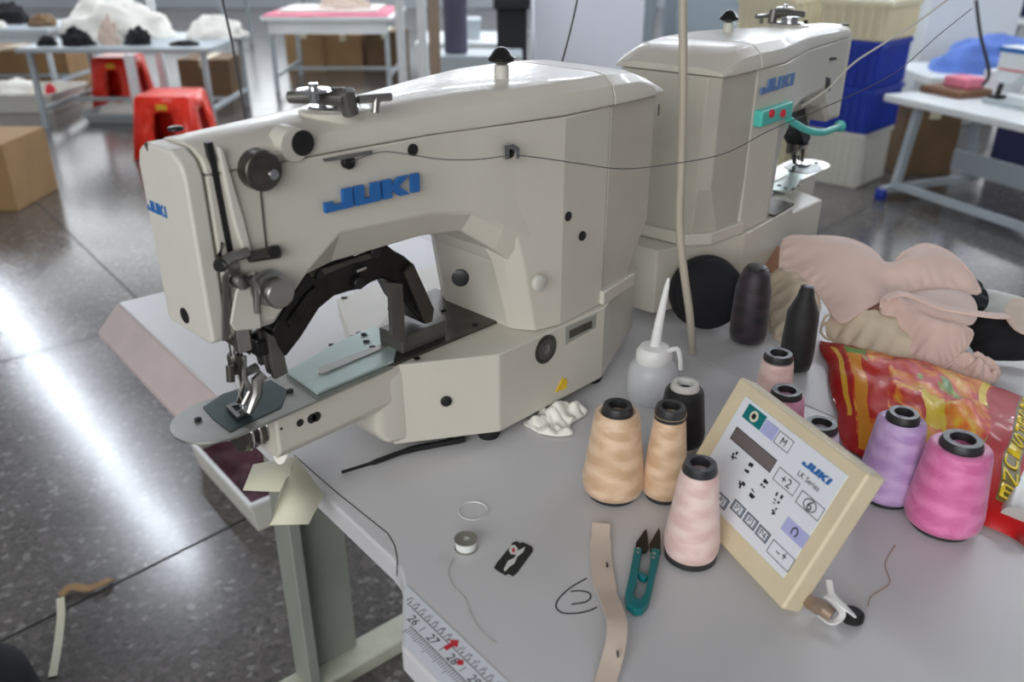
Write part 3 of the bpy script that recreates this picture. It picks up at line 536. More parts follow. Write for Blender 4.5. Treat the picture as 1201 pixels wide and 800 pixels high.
k, cx, cy, w, h = key([(192, 548), (268, 618), (245, 662), (172, 595)]); ktext('+', cx+.003, cy+.001, .011, 'ink', k, .8); ktext('–', cx-.003, cy-.001, .011, 'ink', k, .8)
for s_, (ax, ay) in zip(('P1', 'P2', 'P3', 'P4'), ((20, 418), (75, 445), (117, 487), (158, 530))):
    k, cx, cy, w, h = key([(ax-9, ay-32), (ax+27, ay+4), (ax+11, ay+38), (ax-25, ay+2)], 'greyp', 'ink'); M().box(cx-w*.62, cx+w*.62, cy-h*.66, cy+h*.66, .001, .0013).build('key_face', MT['panelw'], k)
    ktext(s_, cx, cy, .0072, 'ink', k)
a = c5([(294, 290), (387, 358)]); mb = M(); logo(mb, (a[0][0], a[0][1]-.0022, .0011), (1, 0, 0), (0, 1, 0), (0, 0, 1), .0052, .029, .0003, .25); mb.build('logo', MT['blue'], sh)
a = c5([(286, 312)]); mb = M(); put_text(mb, 'LK Series', (a[0][0], a[0][1]-.0058, .0011), (1, 0, 0), (0, 1, 0), .0062, 1.0); mb.build('lettering', MT['ink'], sh)
mb = M(); random.seed(3)
for L in ([(45, 255), (75, 285)], [(95, 290), (120, 330)], [(140, 345), (165, 385)], [(110, 380), (135, 410)], [(190, 395), (215, 440)], [(75, 350), (95, 375)], [(180, 440), (200, 475)]):
    p = c5(L); cx = (p[0][0]+p[1][0])/2; cy = (p[0][1]+p[1][1])/2
    for j in range(5):
        x0 = cx+random.uniform(-.003, .003); y0 = cy+random.uniform(-.004, .003); w = random.uniform(.0008, .0034); h = random.uniform(.0006, .0032); mb.box(x0, x0+w, y0, y0+h, .0007, .001)
mb.build('symbols', MT['ink'], sh)
# cord with toggle at the panel's foot
q = lambda px, py, z: (*pz(px, py, z)[:2], z)
t = thing('tie_cord', 'white knotted cord with a brown tube and black toggle by the panel corner', 'cord', (.225, .475, 0))
M().tube([q(948, 706, .014), q(962, 712, .008), q(976, 722, .006)], [.005, .006, .005], 12).build('brown_tube', MT['polebr'], t)
M().ribbon(smooth([q(972, 682, .016), q(975, 697, .013), q(984, 708, .013), q(994, 716, .012), q(1008, 728, .003)]), .0045, .0015).build('cord', MT['white'], t)
M().ribbon(smooth([q(962, 722, .002), q(975, 731, .004), q(988, 722, .010), q(978, 706, .013), q(968, 700, .012)]), .0045, .0015).build('cord', MT['white'], t)
M().lathe([(.006, 0), (.0085, .002), (.0085, .006), (.006, .008)], q(998, 727, 0), n=24).build('toggle', MT['rubber'], t)
# ------------------------------------------------------------------ small things on the table
t = thing('thread_snips', 'teal handled thread snips with black blades', 'snips', (.098, .515, 0))
g = lambda L: [pz(*c1(*p))[:2] for p in L]
outer = [(945, 300), (932, 370), (918, 440), (907, 490), (915, 525), (945, 550), (975, 548), (1000, 520), (1015, 460), (1028, 400), (1040, 350), (1046, 310)]; inner = [(975, 305), (965, 370), (955, 430), (942, 480), (946, 498), (960, 503), (972, 500), (985, 480), (995, 430), (1003, 380), (1008, 340), (1012, 305)]
go, gi = g(outer), g(inner); mb = M(); n_ = len(go)
mb.loft([[(a[0], a[1], .001), (b[0], b[1], .001), (b[0], b[1], .008), (a[0], a[1], .008)] for a, b in zip(go, gi)]); mb.build('handle', MT['teal'], t, bevel=.0012)
mb = M().uv_(g([(950, 385), (985, 400), (1000, 412), (985, 425), (965, 415)]), .002, .007); mb.build('spring_stop', MT['teal'], t, bevel=.001)
M().uv_(g([(948, 302), (952, 270), (990, 215), (995, 225), (1002, 290), (990, 308)]), .002, .0042).build('blade', MT['blackm'], t, bevel=.0003)
M().uv_(g([(1005, 310), (1003, 285), (1040, 220), (1046, 235), (1048, 322), (1030, 328)]), .0045, .0065).build('blade', MT['blackm'], t, bevel=.0003)
for x_, y_ in ((960, 310), (958, 326), (1021, 330), (1019, 347)):
    k = pz(*c1(x_, y_)); M().cyl((k[0], k[1], .0078), (0, 0, 1), .0011, .0007, 10).build('rivet', MT['chrome'], t)
mb = M(); W9 = lambda x, y: c1(x, y)
P = [(*pz(*c1(x, y))[:2], z) for x, y, z in ((815, 205, .006), (815, 240, .003), (815, 300, .001), (822, 380, .0015), (838, 460, .002), (862, 540, .006), (876, 610, .009), (872, 680, .007), (852, 750, .003), (830, 820, .001), (810, 900, .001))]
fs_ = single(mb.ribbon(smooth(P), [.015]*8+[.0172]*16+[.0145]*37, .0012), 'fabric_strip', MT['cloth_b'], 'narrow beige elastic strip lying beside the teal snips', 'fabric strip', bevel=.0003)
mb = M()
for x_, y_, z_ in ((840, 342, .0032), (882, 690, .0088)):
    k = pz(*c1(x_, y_), z_); mb.box(k[0]-.0006, k[0]+.0006, k[1]-.0024, k[1]+.0024, z_-.001, z_+.0006)
mb.build('bar_stitch', MT['ink'], fs_)
# razor blade
P = g([(470, 258), (485, 252), (500, 260), (510, 256), (548, 275), (550, 290), (535, 310), (488, 375), (472, 388), (455, 378), (443, 384), (412, 366), (398, 355), (410, 335), (460, 275)])
t = thing('razor_blade', 'black printed razor blade lying flat on the table', 'razor blade', (*pz(602, 656)[:2], 0)); M().uv_(P, .0002, .0008).build('blade', MT['black'], t)
mb = M(); mb.uv_(g([(452, 330), (478, 318), (492, 290), (520, 275), (512, 295), (488, 315), (478, 340), (462, 350), (440, 372), (436, 362)]), .0008, .001); mb.uv_(g([(462, 270), (480, 268), (492, 285), (485, 305), (465, 305), (455, 290)]), .001, .0011); mb.build('print', MT['paper'], t)
M().uv_(g([(468, 280), (478, 282), (480, 296), (470, 298)]), .0011, .0013).build('red_print', MT['redink'], t)
# bobbin
k = (-.037, .547)
t = thing('bobbin', 'small metal bobbin standing beside the razor blade', 'bobbin', (*k, 0)); M().lathe([(.0094, 0), (.0094, .001), (.006, .0012), (.006, .0085), (.0094, .0088), (.0094, .0098), (.003, .0099), (.003, .006)], (*k, 0), n=30).build('spool', MT['plate'], t); M().lathe([(.0085, .0014), (.0088, .005), (.0085, .0085)], (*k, 0), n=28).build('thread', MT['paper'], t)
a = pz(555, 600); single(M().lathe([(.0125, 0), (.0130, .0008), (.0125, .0015), (.0120, .0008)], (a[0], a[1], 0), n=36, cap=False), 'plastic_ring', MT['milky'], 'faint clear plastic ring just behind the bobbin', 'ring')
single(M().tube(smooth([(*pz(x_, y_)[:2], .0006) for x_, y_ in ((532, 655), (526, 672), (532, 690), (545, 702), (552, 722), (565, 742), (582, 756))]), .0003, 5), 'loose_thread', MT['wirel'], 'fine pale thread trailing from the bobbin', 'thread')
single(M().tube(smooth([(*pz(x_, y_)[:2], .0006) for x_, y_ in ((1050, 640), (1038, 662), (1043, 685), (1022, 700), (1018, 712))]), .0003, 5), 'loose_thread', MT['cloth_br'], 'fine brownish thread curled below the lilac cone', 'thread')
# tweezers
P = [(*pz(x_, y_)[:2], z) for x_, y_, z in ((401, 556, .002), (440, 545, .003), (480, 532, .004), (520, 524, .004), (545, 519, .004))]
single(M().tube(smooth(P), [.0016]*6+[.0026]*6+[.0032]*8+[.0034]*5, 10), 'screwdriver', MT['black'], 'long thin black tool lying under the machine bed', 'tool')
a = pz(534, 520); single(M().lathe([(.008, 0), (.009, .002), (.008, .009), (.005, .010)], (a[0], a[1]+.006, 0), n=18), 'rubber_foot', MT['rubber'], 'black rubber stub beside the thin black tool', 'rubber foot')
def crumple(name, m, label, cat, pts, zt, hgt, seed=0, amp=.006, n=26, rings=9, z0=.0014, group=None, fq=60, th=.0026, dome=1.0, sub=1, bumps=(), bind=0):
    """soft sheet or foam piece: outline on the surface, domed middle, wrinkles"""
    O = [(*pz(x_, y_, z)[:2], z) for x_, y_, z in pts]; O = smooth(O+[O[0]], max(2, n//len(O)))[:-1]; N_ = len(O)
    BB = [(*pz(a_, b_, c_)[:2], d_, e_) for a_, b_, c_, d_, e_ in bumps]
    xs = [p.x for p in O]; ys = [p.y for p in O]; area_ = abs(sum(O[i-1].x*O[i].y-O[i].x*O[i-1].y for i in range(N_)))/2; R_ = .5*math.sqrt(area_); g_ = math.sqrt(area_/(rings*rings*4))
    def inside(x, y):
        c_ = False
        for i in range(N_):
            a, b = O[i-1], O[i]
            if (a.y > y) != (b.y > y) and x < (b.x-a.x)*(y-a.y)/(b.y-a.y)+a.x: c_ = not c_
        return c_
    P2 = [Vector((p.x, p.y)) for p in O]; x = min(xs)
    while x < max(xs):
        y = min(ys)
        while y < max(ys):
            if inside(x, y) and min((x-p.x)**2+(y-p.y)**2 for p in O) > (g_*.6)**2: P2.append(Vector((x, y)))
            y += g_
        x += g_
    r_ = geometry.delaunay_2d_cdt(P2, [(i, (i+1) % N_) for i in range(N_)], [], 1, 1e-6); vs = []; fs = [tuple(f) for f in r_[2]]
    for k_, p in enumerate(r_[0]):
        dd = [(max(1e-7, (p.x-q_.x)**2+(p.y-q_.y)**2), q_.z) for q_ in O]; wz = sum(z/d**1.5 for d, z in dd)/sum(1/d**1.5 for d, z in dd); d = math.sqrt(min(dd)[0]) if k_ >= N_ else 0
        f = min(1, d/R_); f = 1-(1-f)**2; wr = noise.noise(Vector((p.x*fq, p.y*fq, seed*7.3)))+.5*noise.noise(Vector((p.x*fq*2.3, p.y*fq*2.3, seed)))
        bz = sum(bh*math.exp(-((p.x-bx_)**2+(p.y-by_)**2)/(2*br*br)) for bx_, by_, br, bh in BB)*min(1, f*2.5)
        vs.append((p.x, p.y, wz+hgt*dome*f+bz+wr*amp*min(1, f*2.5+(.25 if k_ >= N_ else 0))))
    mb = M().add([(a, b, max(c_, z0)) for a, b, c_ in vs], fs)
    o = single(mb, name, MT[m], label, cat, None, 0, group, sub=sub, solid=th, sharp=180)
    if bind:
        P_ = [Vector(O[j % N_])+Vector((0, 0, .0005)) for j in range(N_+1)]; M().tube([(p.x, p.y, max(p.z, bind+.0004)) for p in P_], bind, 7).build('edge_binding', MT[m], o, sharp=180)
    return o
crumple('tissue', 'cloth_w', 'crumpled white tissue tucked against the machine base', 'tissue', [(612, 498, 0), (640, 482, .004), (660, 472, .01), (690, 484, .002), (668, 500, .0), (672, 512, 0), (638, 512, 0)], 0, .008, 2, .008, fq=90)
# white card tucked under the bed
q3 = lambda px, py, z: pz(px, py, z)
mb = M(); P = [q3(285, 575, .02), q3(297, 545, .024), q3(348, 536, .03), q3(380, 580, .012), q3(362, 615, .002), q3(316, 616, .004), q3(328, 577, .022)]
mb.add(P, [(0, 1, 2, 6), (6, 2, 3, 4, 5)]); single(mb, 'card_piece', MT['card'], 'torn cream card scrap hanging off the table corner under the machine bed', 'card', solid=.0008)
crumple('lint_clump', 'cloth_w', 'wisp of white lint caught under the needle plate', 'lint', [(320, 535, .045), (333, 514, .055), (341, 520, .055), (336, 540, .045), (326, 545, .04)], 0, .002, 5, .006, n=18, rings=4, z0=.001, fq=150)
# ------------------------------------------------------------------ red snack bag
def bag():
    ns, nt_ = 44, 26; cTL, cTR, cBR, cBL = [Vector(pz(*p, 0)) for p in ((962, 402), (1262, 492), (1208, 650), (988, 526))]
    vs = []; uv = []; fs = []
    for side_ in (1, 0):
        for i in range(ns+1):
            for j in range(nt_+1):
                s = i/ns; t_ = j/nt_; p = (cTL*(1-s)+cTR*s)*(1-t_)+(cBL*(1-s)+cBR*s)*t_
                e = (math.sin(PI*s)**.45)*(math.sin(PI*t_)**.5); w = (noise.noise(Vector((s*9, t_*6, 1)))*.5+noise.noise(Vector((s*22, t_*15, 5)))*.35+abs(noise.noise(Vector((s*14+t_*9, t_*3, 8))))*.5)*max(.25, min(1, (.8-s)*5))
                z = .003+(.034*e+w*.012*(e+.15) if side_ else -.0015*e)
                p = p+Vector((noise.noise(Vector((s*5, t_*5, 2))), noise.noise(Vector((s*5, t_*5, 3))), 0))*.006
                vs.append((p.x, p.y, max(z, .0012))); uv.append((s, t_))
    o = (ns+1)*(nt_+1)
    for i in range(ns):
        for j in range(nt_):
            a = i*(nt_+1)+j; fs.append((a, a+1, a+nt_+2, a+nt_+1)); fs.append((o+a+nt_+1, o+a+nt_+2, o+a+1, o+a))
    for i in range(ns):
        a = i*(nt_+1); b = a+nt_+1; fs.append((a, b, o+b, o+a)); fs.append((a+nt_, o+a+nt_, o+b+nt_, b+nt_))
    for j in range(nt_): fs.append((j, o+j, o+j+1, j+1)); a = ns*(nt_+1)+j; fs.append((a, a+1, o+a+1, o+a))
    mb = M().add(vs, fs); mb.uv = uv
    m = bpy.data.materials.new('snack_foil'); m.use_nodes = True; N = m.node_tree.nodes; L = m.node_tree.links; b = N['Principled BSDF']; b.inputs['Roughness'].default_value = .5; b.inputs['Coat Weight'].default_value = .12; b.inputs['Coat Roughness'].default_value = .08; b.inputs['Specular IOR Level'].default_value = .3
    uvn = N.new('ShaderNodeUVMap'); mp = N.new('ShaderNodeMapping'); mp.inputs['Scale'].default_value = (6, 3.2, 1); L.new(uvn.outputs['UV'], mp.inputs['Vector'])
    n = N.new('ShaderNodeTexNoise'); n.inputs['Scale'].default_value = 1; n.inputs['Detail'].default_value = 2; n.inputs['Distortion'].default_value = 1.5; L.new(mp.outputs['Vector'], n.inputs['Vector'])
    rp = N.new('ShaderNodeValToRGB'); cr = rp.color_ramp; cr.interpolation = 'LINEAR'
    st = [(.30, (84, 140, 46)), (.35, (160, 166, 50)), (.38, (200, 34, 24)), (.45, (214, 48, 26)), (.49, (236, 120, 28)), (.56, (244, 154, 40)), (.62, (242, 196, 60)), (.70, (226, 90, 30))]
    cr.elements[0].position = st[0][0]; cr.elements[0].color = (*lin(st[0][1]), 1); cr.elements[1].position = st[1][0]; cr.elements[1].color = (*lin(st[1][1]), 1)
    for p, c in st[2:]: e = cr.elements.new(p); e.color = (*lin(c), 1)
    L.new(n.outputs['Fac'], rp.inputs['Fac'])
    sx = N.new('ShaderNodeSeparateXYZ'); L.new(uvn.outputs['UV'], sx.inputs['Vector'])
    def rng(sock, lo, hi):
        a = N.new('ShaderNodeMath'); a.operation = 'GREATER_THAN'; a.inputs[1].default_value = lo; L.new(sock, a.inputs[0]); c = N.new('ShaderNodeMath'); c.operation = 'LESS_THAN'; c.inputs[1].default_value = hi; L.new(sock, c.inputs[0])
        d = N.new('ShaderNodeMath'); d.operation = 'MULTIPLY'; L.new(a.outputs[0], d.inputs[0]); L.new(c.outputs[0], d.inputs[1]); return d.outputs[0]
    a = rng(sx.outputs['X'], .09, .70); c = rng(sx.outputs['Y'], .07, .92); d = N.new('ShaderNodeMath'); d.operation = 'MULTIPLY'; L.new(a, d.inputs[0]); L.new(c, d.inputs[1])
    mx = N.new('ShaderNodeMix'); mx.data_type = 'RGBA'; L.new(d.outputs[0], mx.inputs['Factor']); mx.inputs['A'].default_value = (*lin((186, 20, 22)), 1); L.new(rp.outputs['Color'], mx.inputs['B']); 
    def over(prev, mask, col):
        q_ = N.new('ShaderNodeMix'); q_.data_type = 'RGBA'; L.new(mask, q_.inputs['Factor']); L.new(prev, q_.inputs['A']); q_.inputs['B'].default_value = (*lin(col), 1); return q_.outputs['Result']
    def mul(p_, q_): m_ = N.new('ShaderNodeMath'); m_.operation = 'MULTIPLY'; L.new(p_, m_.inputs[0]); L.new(q_, m_.inputs[1]); return m_.outputs[0]
    r_ = over(mx.outputs['Result'], mul(rng(sx.outputs['X'], .045, .07), rng(sx.outputs['Y'], .12, .8)), (240, 180, 50))
    r_ = over(r_, mul(rng(sx.outputs['X'], .10, .16), rng(sx.outputs['Y'], .1, .98)), (232, 150, 30))
    r_ = over(r_, mul(rng(sx.outputs['X'], .16, .27), rng(sx.outputs['Y'], .3, .80)), (206, 44, 30))
    r_ = over(r_, mul(rng(sx.outputs['X'], .10, .18), rng(sx.outputs['Y'], .08, .22)), (96, 160, 50))
    r_ = over(r_, mul(rng(sx.outputs['X'], .42, .52), rng(sx.outputs['Y'], .48, .74)), (240, 206, 40))
    r_ = over(r_, mul(rng(sx.outputs['X'], .66, .69), rng(sx.outputs['Y'], .05, .40)), (246, 214, 60))
    L.new(r_, b.inputs['Base Color'])
    MT['foil'] = m
    t = thing('snack_bag', 'crumpled shiny red and orange snack bag with yellow lettering', 'bag', (*(pz(1100, 540)[:2]), 0)); mb.build('foil_bag', m, t, sharp=180)
    # yellow block lettering laid over the bag face
    mt = M(); P = lambda s, t_: ((cTL*(1-s)+cTR*s)*(1-t_)+(cBL*(1-s)+cBR*s)*t_)
    def surf(s, t_):
        e = (math.sin(PI*s)**.45)*(math.sin(PI*t_)**.5); w = (noise.noise(Vector((s*9, t_*6, 1)))*.5+noise.noise(Vector((s*22, t_*15, 5)))*.35+abs(noise.noise(Vector((s*14+t_*9, t_*3, 8))))*.5)*max(.25, min(1, (.8-s)*5))
        p = P(s, t_)+Vector((noise.noise(Vector((s*5, t_*5, 2))), noise.noise(Vector((s*5, t_*5, 3))), 0))*.006; return (p.x, p.y, .003+.034*e+w*.012*(e+.15))
    def slab(mt, s0, s1, t0, t1, dz, k=6):
        for a_ in range(k): mt.loft([[(lambda q_: (q_[0], q_[1], q_[2]+dz+h_))(surf(s_, t0+(t1-t0)*(a_+b_)/k)) for s_, h_ in ((s0, -.001), (s1, -.001), (s1, 0), (s0, 0))] for b_ in (0, 1)])
    for txt, s0, wd, t0, t1 in (('BIGEPSIUNE', .835, .055, .10, .90), ('BIG', .905, .05, .08, .30)):
        n_ = len(txt); dt = (t1-t0)/n_
        for ci, ch in enumerate(txt):
            vs_, fs_ = textmesh(ch); W0 = min(v[0] for v in vs_); W1 = max(v[0] for v in vs_)
            # letters stacked down the bag, outlined by a dark slab
            for grow, dz, mm in ((0, .0016, mt),):
                mm.add([(lambda q_: (q_[0], q_[1], q_[2]+dz))(surf(s0-wd/2+wd*(v[0]-W0)/(W1-W0+1e-6), t0+dt*(ci+.92-.84*v[1]/.72))) for v in vs_], fs_)
    mt.f = mt.f; o_ = mt.build('lettering', MT['gold'], t, solid=.0006)
    mo = M(); slab(mo, .80, .87, .09, .91, .0009, 14); slab(mo, .875, .935, .07, .31, .0009, 5); mo.build('lettering_ground', MT['olive'], t)
bag()
a = pz(1186, 622); e = pz(1212, 545)
single(M().tube([(a[0], a[1], .012), (a[0]+(e[0]-a[0])*.05, a[1]+(e[1]-a[1])*.05, .012), (e[0], e[1], .012)], [.011, .012, .012], 20), 'white_tube', MT['silvercan'], 'pale cylindrical can at the right edge in front of the red bag', 'can')
# ------------------------------------------------------------------ fabric pile on the second table
G = 'cut bra pieces in the fabric pile'
crumple('bra_cup', 'cloth_c', 'cream foam cup at the left of the pile behind the slim black cone', 'bra cup', [(902, 332, .03), (910, 318, .04), (930, 318, .045), (952, 335, .04), (962, 362, .03), (948, 390, .008), (918, 404, 0), (903, 388, 0), (900, 355, .012)], 0, .022, 1, .0016, bind=.0016)
crumple('bra_cup', 'cloth_c', 'cream foam cup directly under the pale pink pieces, above the red bag', 'bra cup', [(968, 372, .03), (990, 364, .035), (1040, 380, .03), (1082, 415, .012), (1088, 434, 0), (1050, 432, 0), (1010, 418, 0), (978, 402, 0), (962, 390, .008)], 0, .026, 2, .0016, bind=.0016)
crumple('lining_piece', 'cloth_br', 'small tan lining scrap between the dark cone and the pink bra', 'fabric scrap', [(882, 300, .03), (890, 286, .045), (914, 290, .045), (920, 312, .035), (905, 320, .03), (886, 316, .02)], 0, .006, 3, .002, n=16, rings=4)
crumple('lining_piece', 'cloth_br', 'brown inner lining showing in the gap under the large pink piece', 'fabric scrap', [(985, 372, .03), (1000, 352, .042), (1032, 345, .045), (1040, 360, .04), (1015, 372, .034), (995, 384, .02)], 0, .004, 31, .002, n=16, rings=4, bind=.0012)
crumple('bra_piece', 'cloth_p', 'large pale pink double-cup bra piece on top of the pile', 'bra piece', [(915, 315, .05), (920, 281, .07), (950, 278, .08), (990, 280, .085), (1020, 292, .082), (1044, 314, .062), (1058, 298, .08), (1085, 287, .085), (1112, 296, .08), (1134, 316, .068), (1146, 334, .05), (1146, 345, .045), (1110, 339, .05), (1072, 342, .05), (1040, 350, .048), (1008, 366, .042), (985, 379, .032), (966, 352, .042), (945, 328, .05)], 0, .008, 4, .0018, n=60, rings=12, bumps=((975, 305, .08, .03, .014), (1092, 312, .08, .026, .014), (1044, 330, .06, .012, -.006)), bind=.002, fq=40)
crumple('bra_piece', 'cloth_p', 'pale pink bra half with folded hem, in front of the larger double-cup piece', 'bra piece', [(1033, 362, .045), (1036, 350, .055), (1052, 348, .058), (1066, 360, .054), (1095, 376, .05), (1130, 384, .046), (1140, 392, .036), (1130, 412, .022), (1112, 430, .01), (1086, 438, .003), (1060, 412, .015), (1042, 385, .03)], 0, .012, 5, .0022, n=44, rings=10, bumps=((1090, 400, .04, .02, .012),), bind=.002)
crumple('bra_piece', 'cloth_p', 'pale pink cup filling the gap between the double-cup piece and the hem band', 'bra piece', [(1050, 358, .050), (1066, 346, .052), (1095, 341, .052), (1130, 343, .048), (1144, 358, .044), (1140, 380, .042), (1105, 382, .046), (1072, 372, .048)], 0, .008, 41, .0012, n=24, rings=6, bind=.0014)
mb = M(); P = [q(x_, y_, z_) for x_, y_, z_ in ((1038, 352, .064), (1056, 346, .068), (1078, 352, .066), (1104, 362, .062), (1136, 368, .058), (1166, 372, .055), (1186, 372, .052))]
single(mb.ribbon(smooth(P), [.010]*12+[.013]*25, .0035), 'elastic_band', MT['cloth_p'], 'pale pink hem band crossing the pile towards the right', 'elastic band', bevel=.0012)
crumple('bra_scrap', 'cloth_p', 'small ruffled pink scrap lying at the lower right of the pile', 'fabric scrap', [(1110, 440, 0), (1118, 422, .014), (1132, 414, .018), (1142, 424, .010), (1158, 420, .018), (1172, 436, .008), (1164, 450, 0), (1140, 452, 0)], 0, .008, 6, .016, fq=110, n=36, rings=10, bind=.0016)
crumple('black_fabric', 'cloth_k', 'black fabric lump at the right end of the pile', 'fabric', [(1130, 395, .0), (1140, 368, .03), (1165, 372, .035), (1215, 378, .035), (1230, 415, .01), (1180, 425, 0), (1145, 418, 0)], 0, .014, 7, .003)
crumple('black_fabric', 'cloth_k', 'small black fabric corner behind the pink hem', 'fabric', [(1132, 325, .045), (1146, 330, .045), (1160, 352, .035), (1150, 368, .03), (1136, 350, .035)], 0, .006, 8, .002, n=14, rings=4)
crumple('paper_sheet', 'paper', 'white paper sheet at the right behind the fabric pile', 'paper', [(1143, 345, .01), (1150, 338, .02), (1200, 350, .02), (1232, 365, .01), (1200, 376, .005), (1158, 372, .005)], 0, .004, 9, .001, n=14, rings=4)
crumple('strap_piece', 'cloth_b', 'beige strap end at the right edge beside the white paper', 'fabric scrap', [(1176, 365, .055), (1186, 350, .06), (1225, 360, .06), (1225, 395, .05), (1188, 388, .05)], 0, .004, 10, .001, n=14, rings=4)
t = thing('round_bundle', 'large round black padded bundle behind the thin pale pole', 'bundle', (.243, .972, 0))
M().lathe([(.028, -.012), (.040, -.010), (.0445, 0), (.041, .006), (.028, .011), (.010, .013)], (.243, .972, .0445), (.05, -.85, .2), n=40).build('bundle_body', MT['cloth_k'], t, sharp=80)
M().lathe([(.0455, -.006), (.046, -.003), (.0455, 0)], (.240, .976, .0455), (.05, -.85, .2), n=40).build('bundle_rim', MT['rubber'], t)
# ------------------------------------------------------------------ poles, cables and threads around the machine
P = [pY(812, 416, .897), pY(809, 370, .897), pY(801, 310, .90), pY(797, 260, .905), pY(799, 200, .91), pY(801, 100, .92), pY(801, 0, .93), pY(801, -120, .95)]; P[0] = (P[0][0], P[0][1], .001)
single(M().tube(smooth(P), .0046, 12), 'stand_pole', MT['polegr'], 'thin pale grey plastic pole rising between the two machines', 'pole', org=P[0])
def cable(name, m, label, pts, Y, r, cat='cable'):
    P = [pY(p[0], p[1], p[2] if len(p) > 2 else Y) for p in pts]; return single(M().tube(smooth(P), r, 8), name, MT[m], label, cat)
cable('hanging_cable', 'wire', 'dark cable hanging above the red stools', [(258, -20), (262, 5), (270, 40), (277, 75), (283, 110), (288, 140), (292, 180)], 1.6, .0022)
cable('hanging_cable', 'wire', 'grey cable hanging in front of the white column', [(680, -20), (676, 5), (668, 40), (660, 70), (652, 95)], 1.1, .0012)
cable('hanging_cable', 'wirel', 'pale grey cable slanting across the upper right to the second machine', [(1120, -8, 1.2), (1108, 2, 1.2), (1070, 30, 1.2), (1030, 55, 1.2), (1000, 75, 1.2), (970, 105, 1.2), (940, 125, 1.2)], 1.2, .0013)
cable('hanging_cable', 'wire', 'dark looping cable above the right bench', [(1145, 0), (1150, 40), (1160, 85), (1152, 100)], 3.2, .006)
cable('sewing_thread', 'wire', 'dark thread running from the machine arm across to the upper right', [(1140, 10, .95), (1100, 42, .92), (1050, 85, .86), (985, 118, .82), (905, 152, .80), (850, 180, .78), (783, 193, .76), (730, 198, .745), (680, 192, .715), (640, 186, .70), (606, 182, .685)], 1, .00045, 'thread')
cable('sewing_thread', 'wire', 'dark thread along the arm between the small guide and the rear guide', [(598, 182, .68), (560, 187, .67), (520, 187, .655), (485, 182, .64), (455, 178, .62), (435, 181, .61), (412, 190, .60)], 1, .0004, 'thread')
P = [(*rot2(.279, .5715, 46), .1), (*rot2(.276, .5565, 46), .15)]; single(M().tube([(*rot2(.268, .56, 46), .138), (*rot2(.279, .5705, 46), .104)], .0003, 5), 'needle_thread', MT['wirel'], 'fine thread running down to the needle tip', 'thread')
# ------------------------------------------------------------------ floor things near the table
a = pz(300, 630, FZ, 40); u0, v1 = a[0], a[1]
t = thing('storage_bin', 'cream plastic bin with a white rim and dark cloth, under the machine on the floor', 'bin', (u0+.12, v1+.2, FZ), 40)
def shell(mb, u0, u1, v0, v1, z0, z1, th, fl=.0):
    o0 = [(u0+fl, v0+fl), (u1-fl, v0+fl), (u1-fl, v1-fl), (u0+fl, v1-fl)]; o1 = [(u0, v0), (u1, v0), (u1, v1), (u0, v1)]; i1 = [(u0+th, v0+th), (u1-th, v0+th), (u1-th, v1-th), (u0+th, v1-th)]; i0 = [(a+(th if a < (u0+u1)/2 else -th), b+(th if b < (v0+v1)/2 else -th)) for a, b in o0]
    return mb.loft([[(a, b, z0) for a, b in o0], [(a, b, z1) for a, b in o1], [(a, b, z1) for a, b in i1], [(a, b, z0+th) for a, b in i0]])
shell(M(), u0, u0+.24, v1, v1+.36, FZ, FZ+.085, .006, .012).build('tub', MT['whitec'], t, bevel=.003)
mb = M(); mb.box(u0-.006, u0+.246, v1-.006, v1+.004, FZ+.08, FZ+.09).box(u0-.006, u0+.246, v1+.356, v1+.366, FZ+.08, FZ+.09).box(u0-.006, u0+.004, v1+.004, v1+.356, FZ+.08, FZ+.09).box(u0+.236, u0+.246, v1+.004, v1+.356, FZ+.08, FZ+.09); mb.build('rim', MT['white'], t, bevel=.002)
mb = M(); vs = []; fs = []; nn = 12
for i in range(nn+1):
    for j in range(nn+1): vs.append((u0+.016+.208*i/nn, v1+.016+.328*j/nn, FZ+.05+.03*noise.noise(Vector((i*.5, j*.5, 3)))))
for i in range(nn):
    for j in range(nn): a = i*(nn+1)+j; fs.append((a, a+1, a+nn+2, a+nn+1))
q_ = single(M().add(vs, fs), 'dark_cloth', MT['maroon'], 'dark maroon cloth lying inside the cream bin', 'cloth', None, 40, solid=.004, sub=1, sharp=180)
P = [(*pz(x_, y_, FZ)[:2], FZ+.001+z) for x_, y_, z in ((72, 702, .004), (85, 694, .01), (105, 694, .006), (122, 690, .012), (131, 682, .004))]
single(M().ribbon(smooth(P), .018, .003), 'cloth_scrap', MT['cardboard'], 'twisted tan cloth scrap on the floor', 'cloth scrap', bevel=.001)
P = [(*pz(x_, y_, FZ)[:2], FZ+.001+z) for x_, y_, z in ((72, 706, .008), (72, 725, .002), (68, 760, .001), (62, 795, .001))]
single(M().ribbon(smooth(P), .015, .002), 'cloth_scrap', MT['card'], 'narrow whitish cloth scrap trailing below the tan one on the floor', 'cloth scrap', bevel=.0006)
a = pz(-38, 815, FZ+.12); single(M().lathe([(.05, 0), (.085, .02), (.10, .07), (.09, .14), (.05, .19), (.01, .20)], (a[0], a[1], FZ), n=30), 'black_bag', MT['cloth_k'], 'rounded black object cut off by the lower left corner', 'bag', sharp=70)
t = thing('foot_pedal', 'dark machine foot pedal on the floor under the table', 'pedal', (.36, .98, FZ), 40)
M().uz_([(.33, FZ+.001), (.33, FZ+.03), (.43, FZ+.055), (.43, FZ+.001)], .93, 1.0).build('pedal_plate', MT['rubber'], t, bevel=.004)
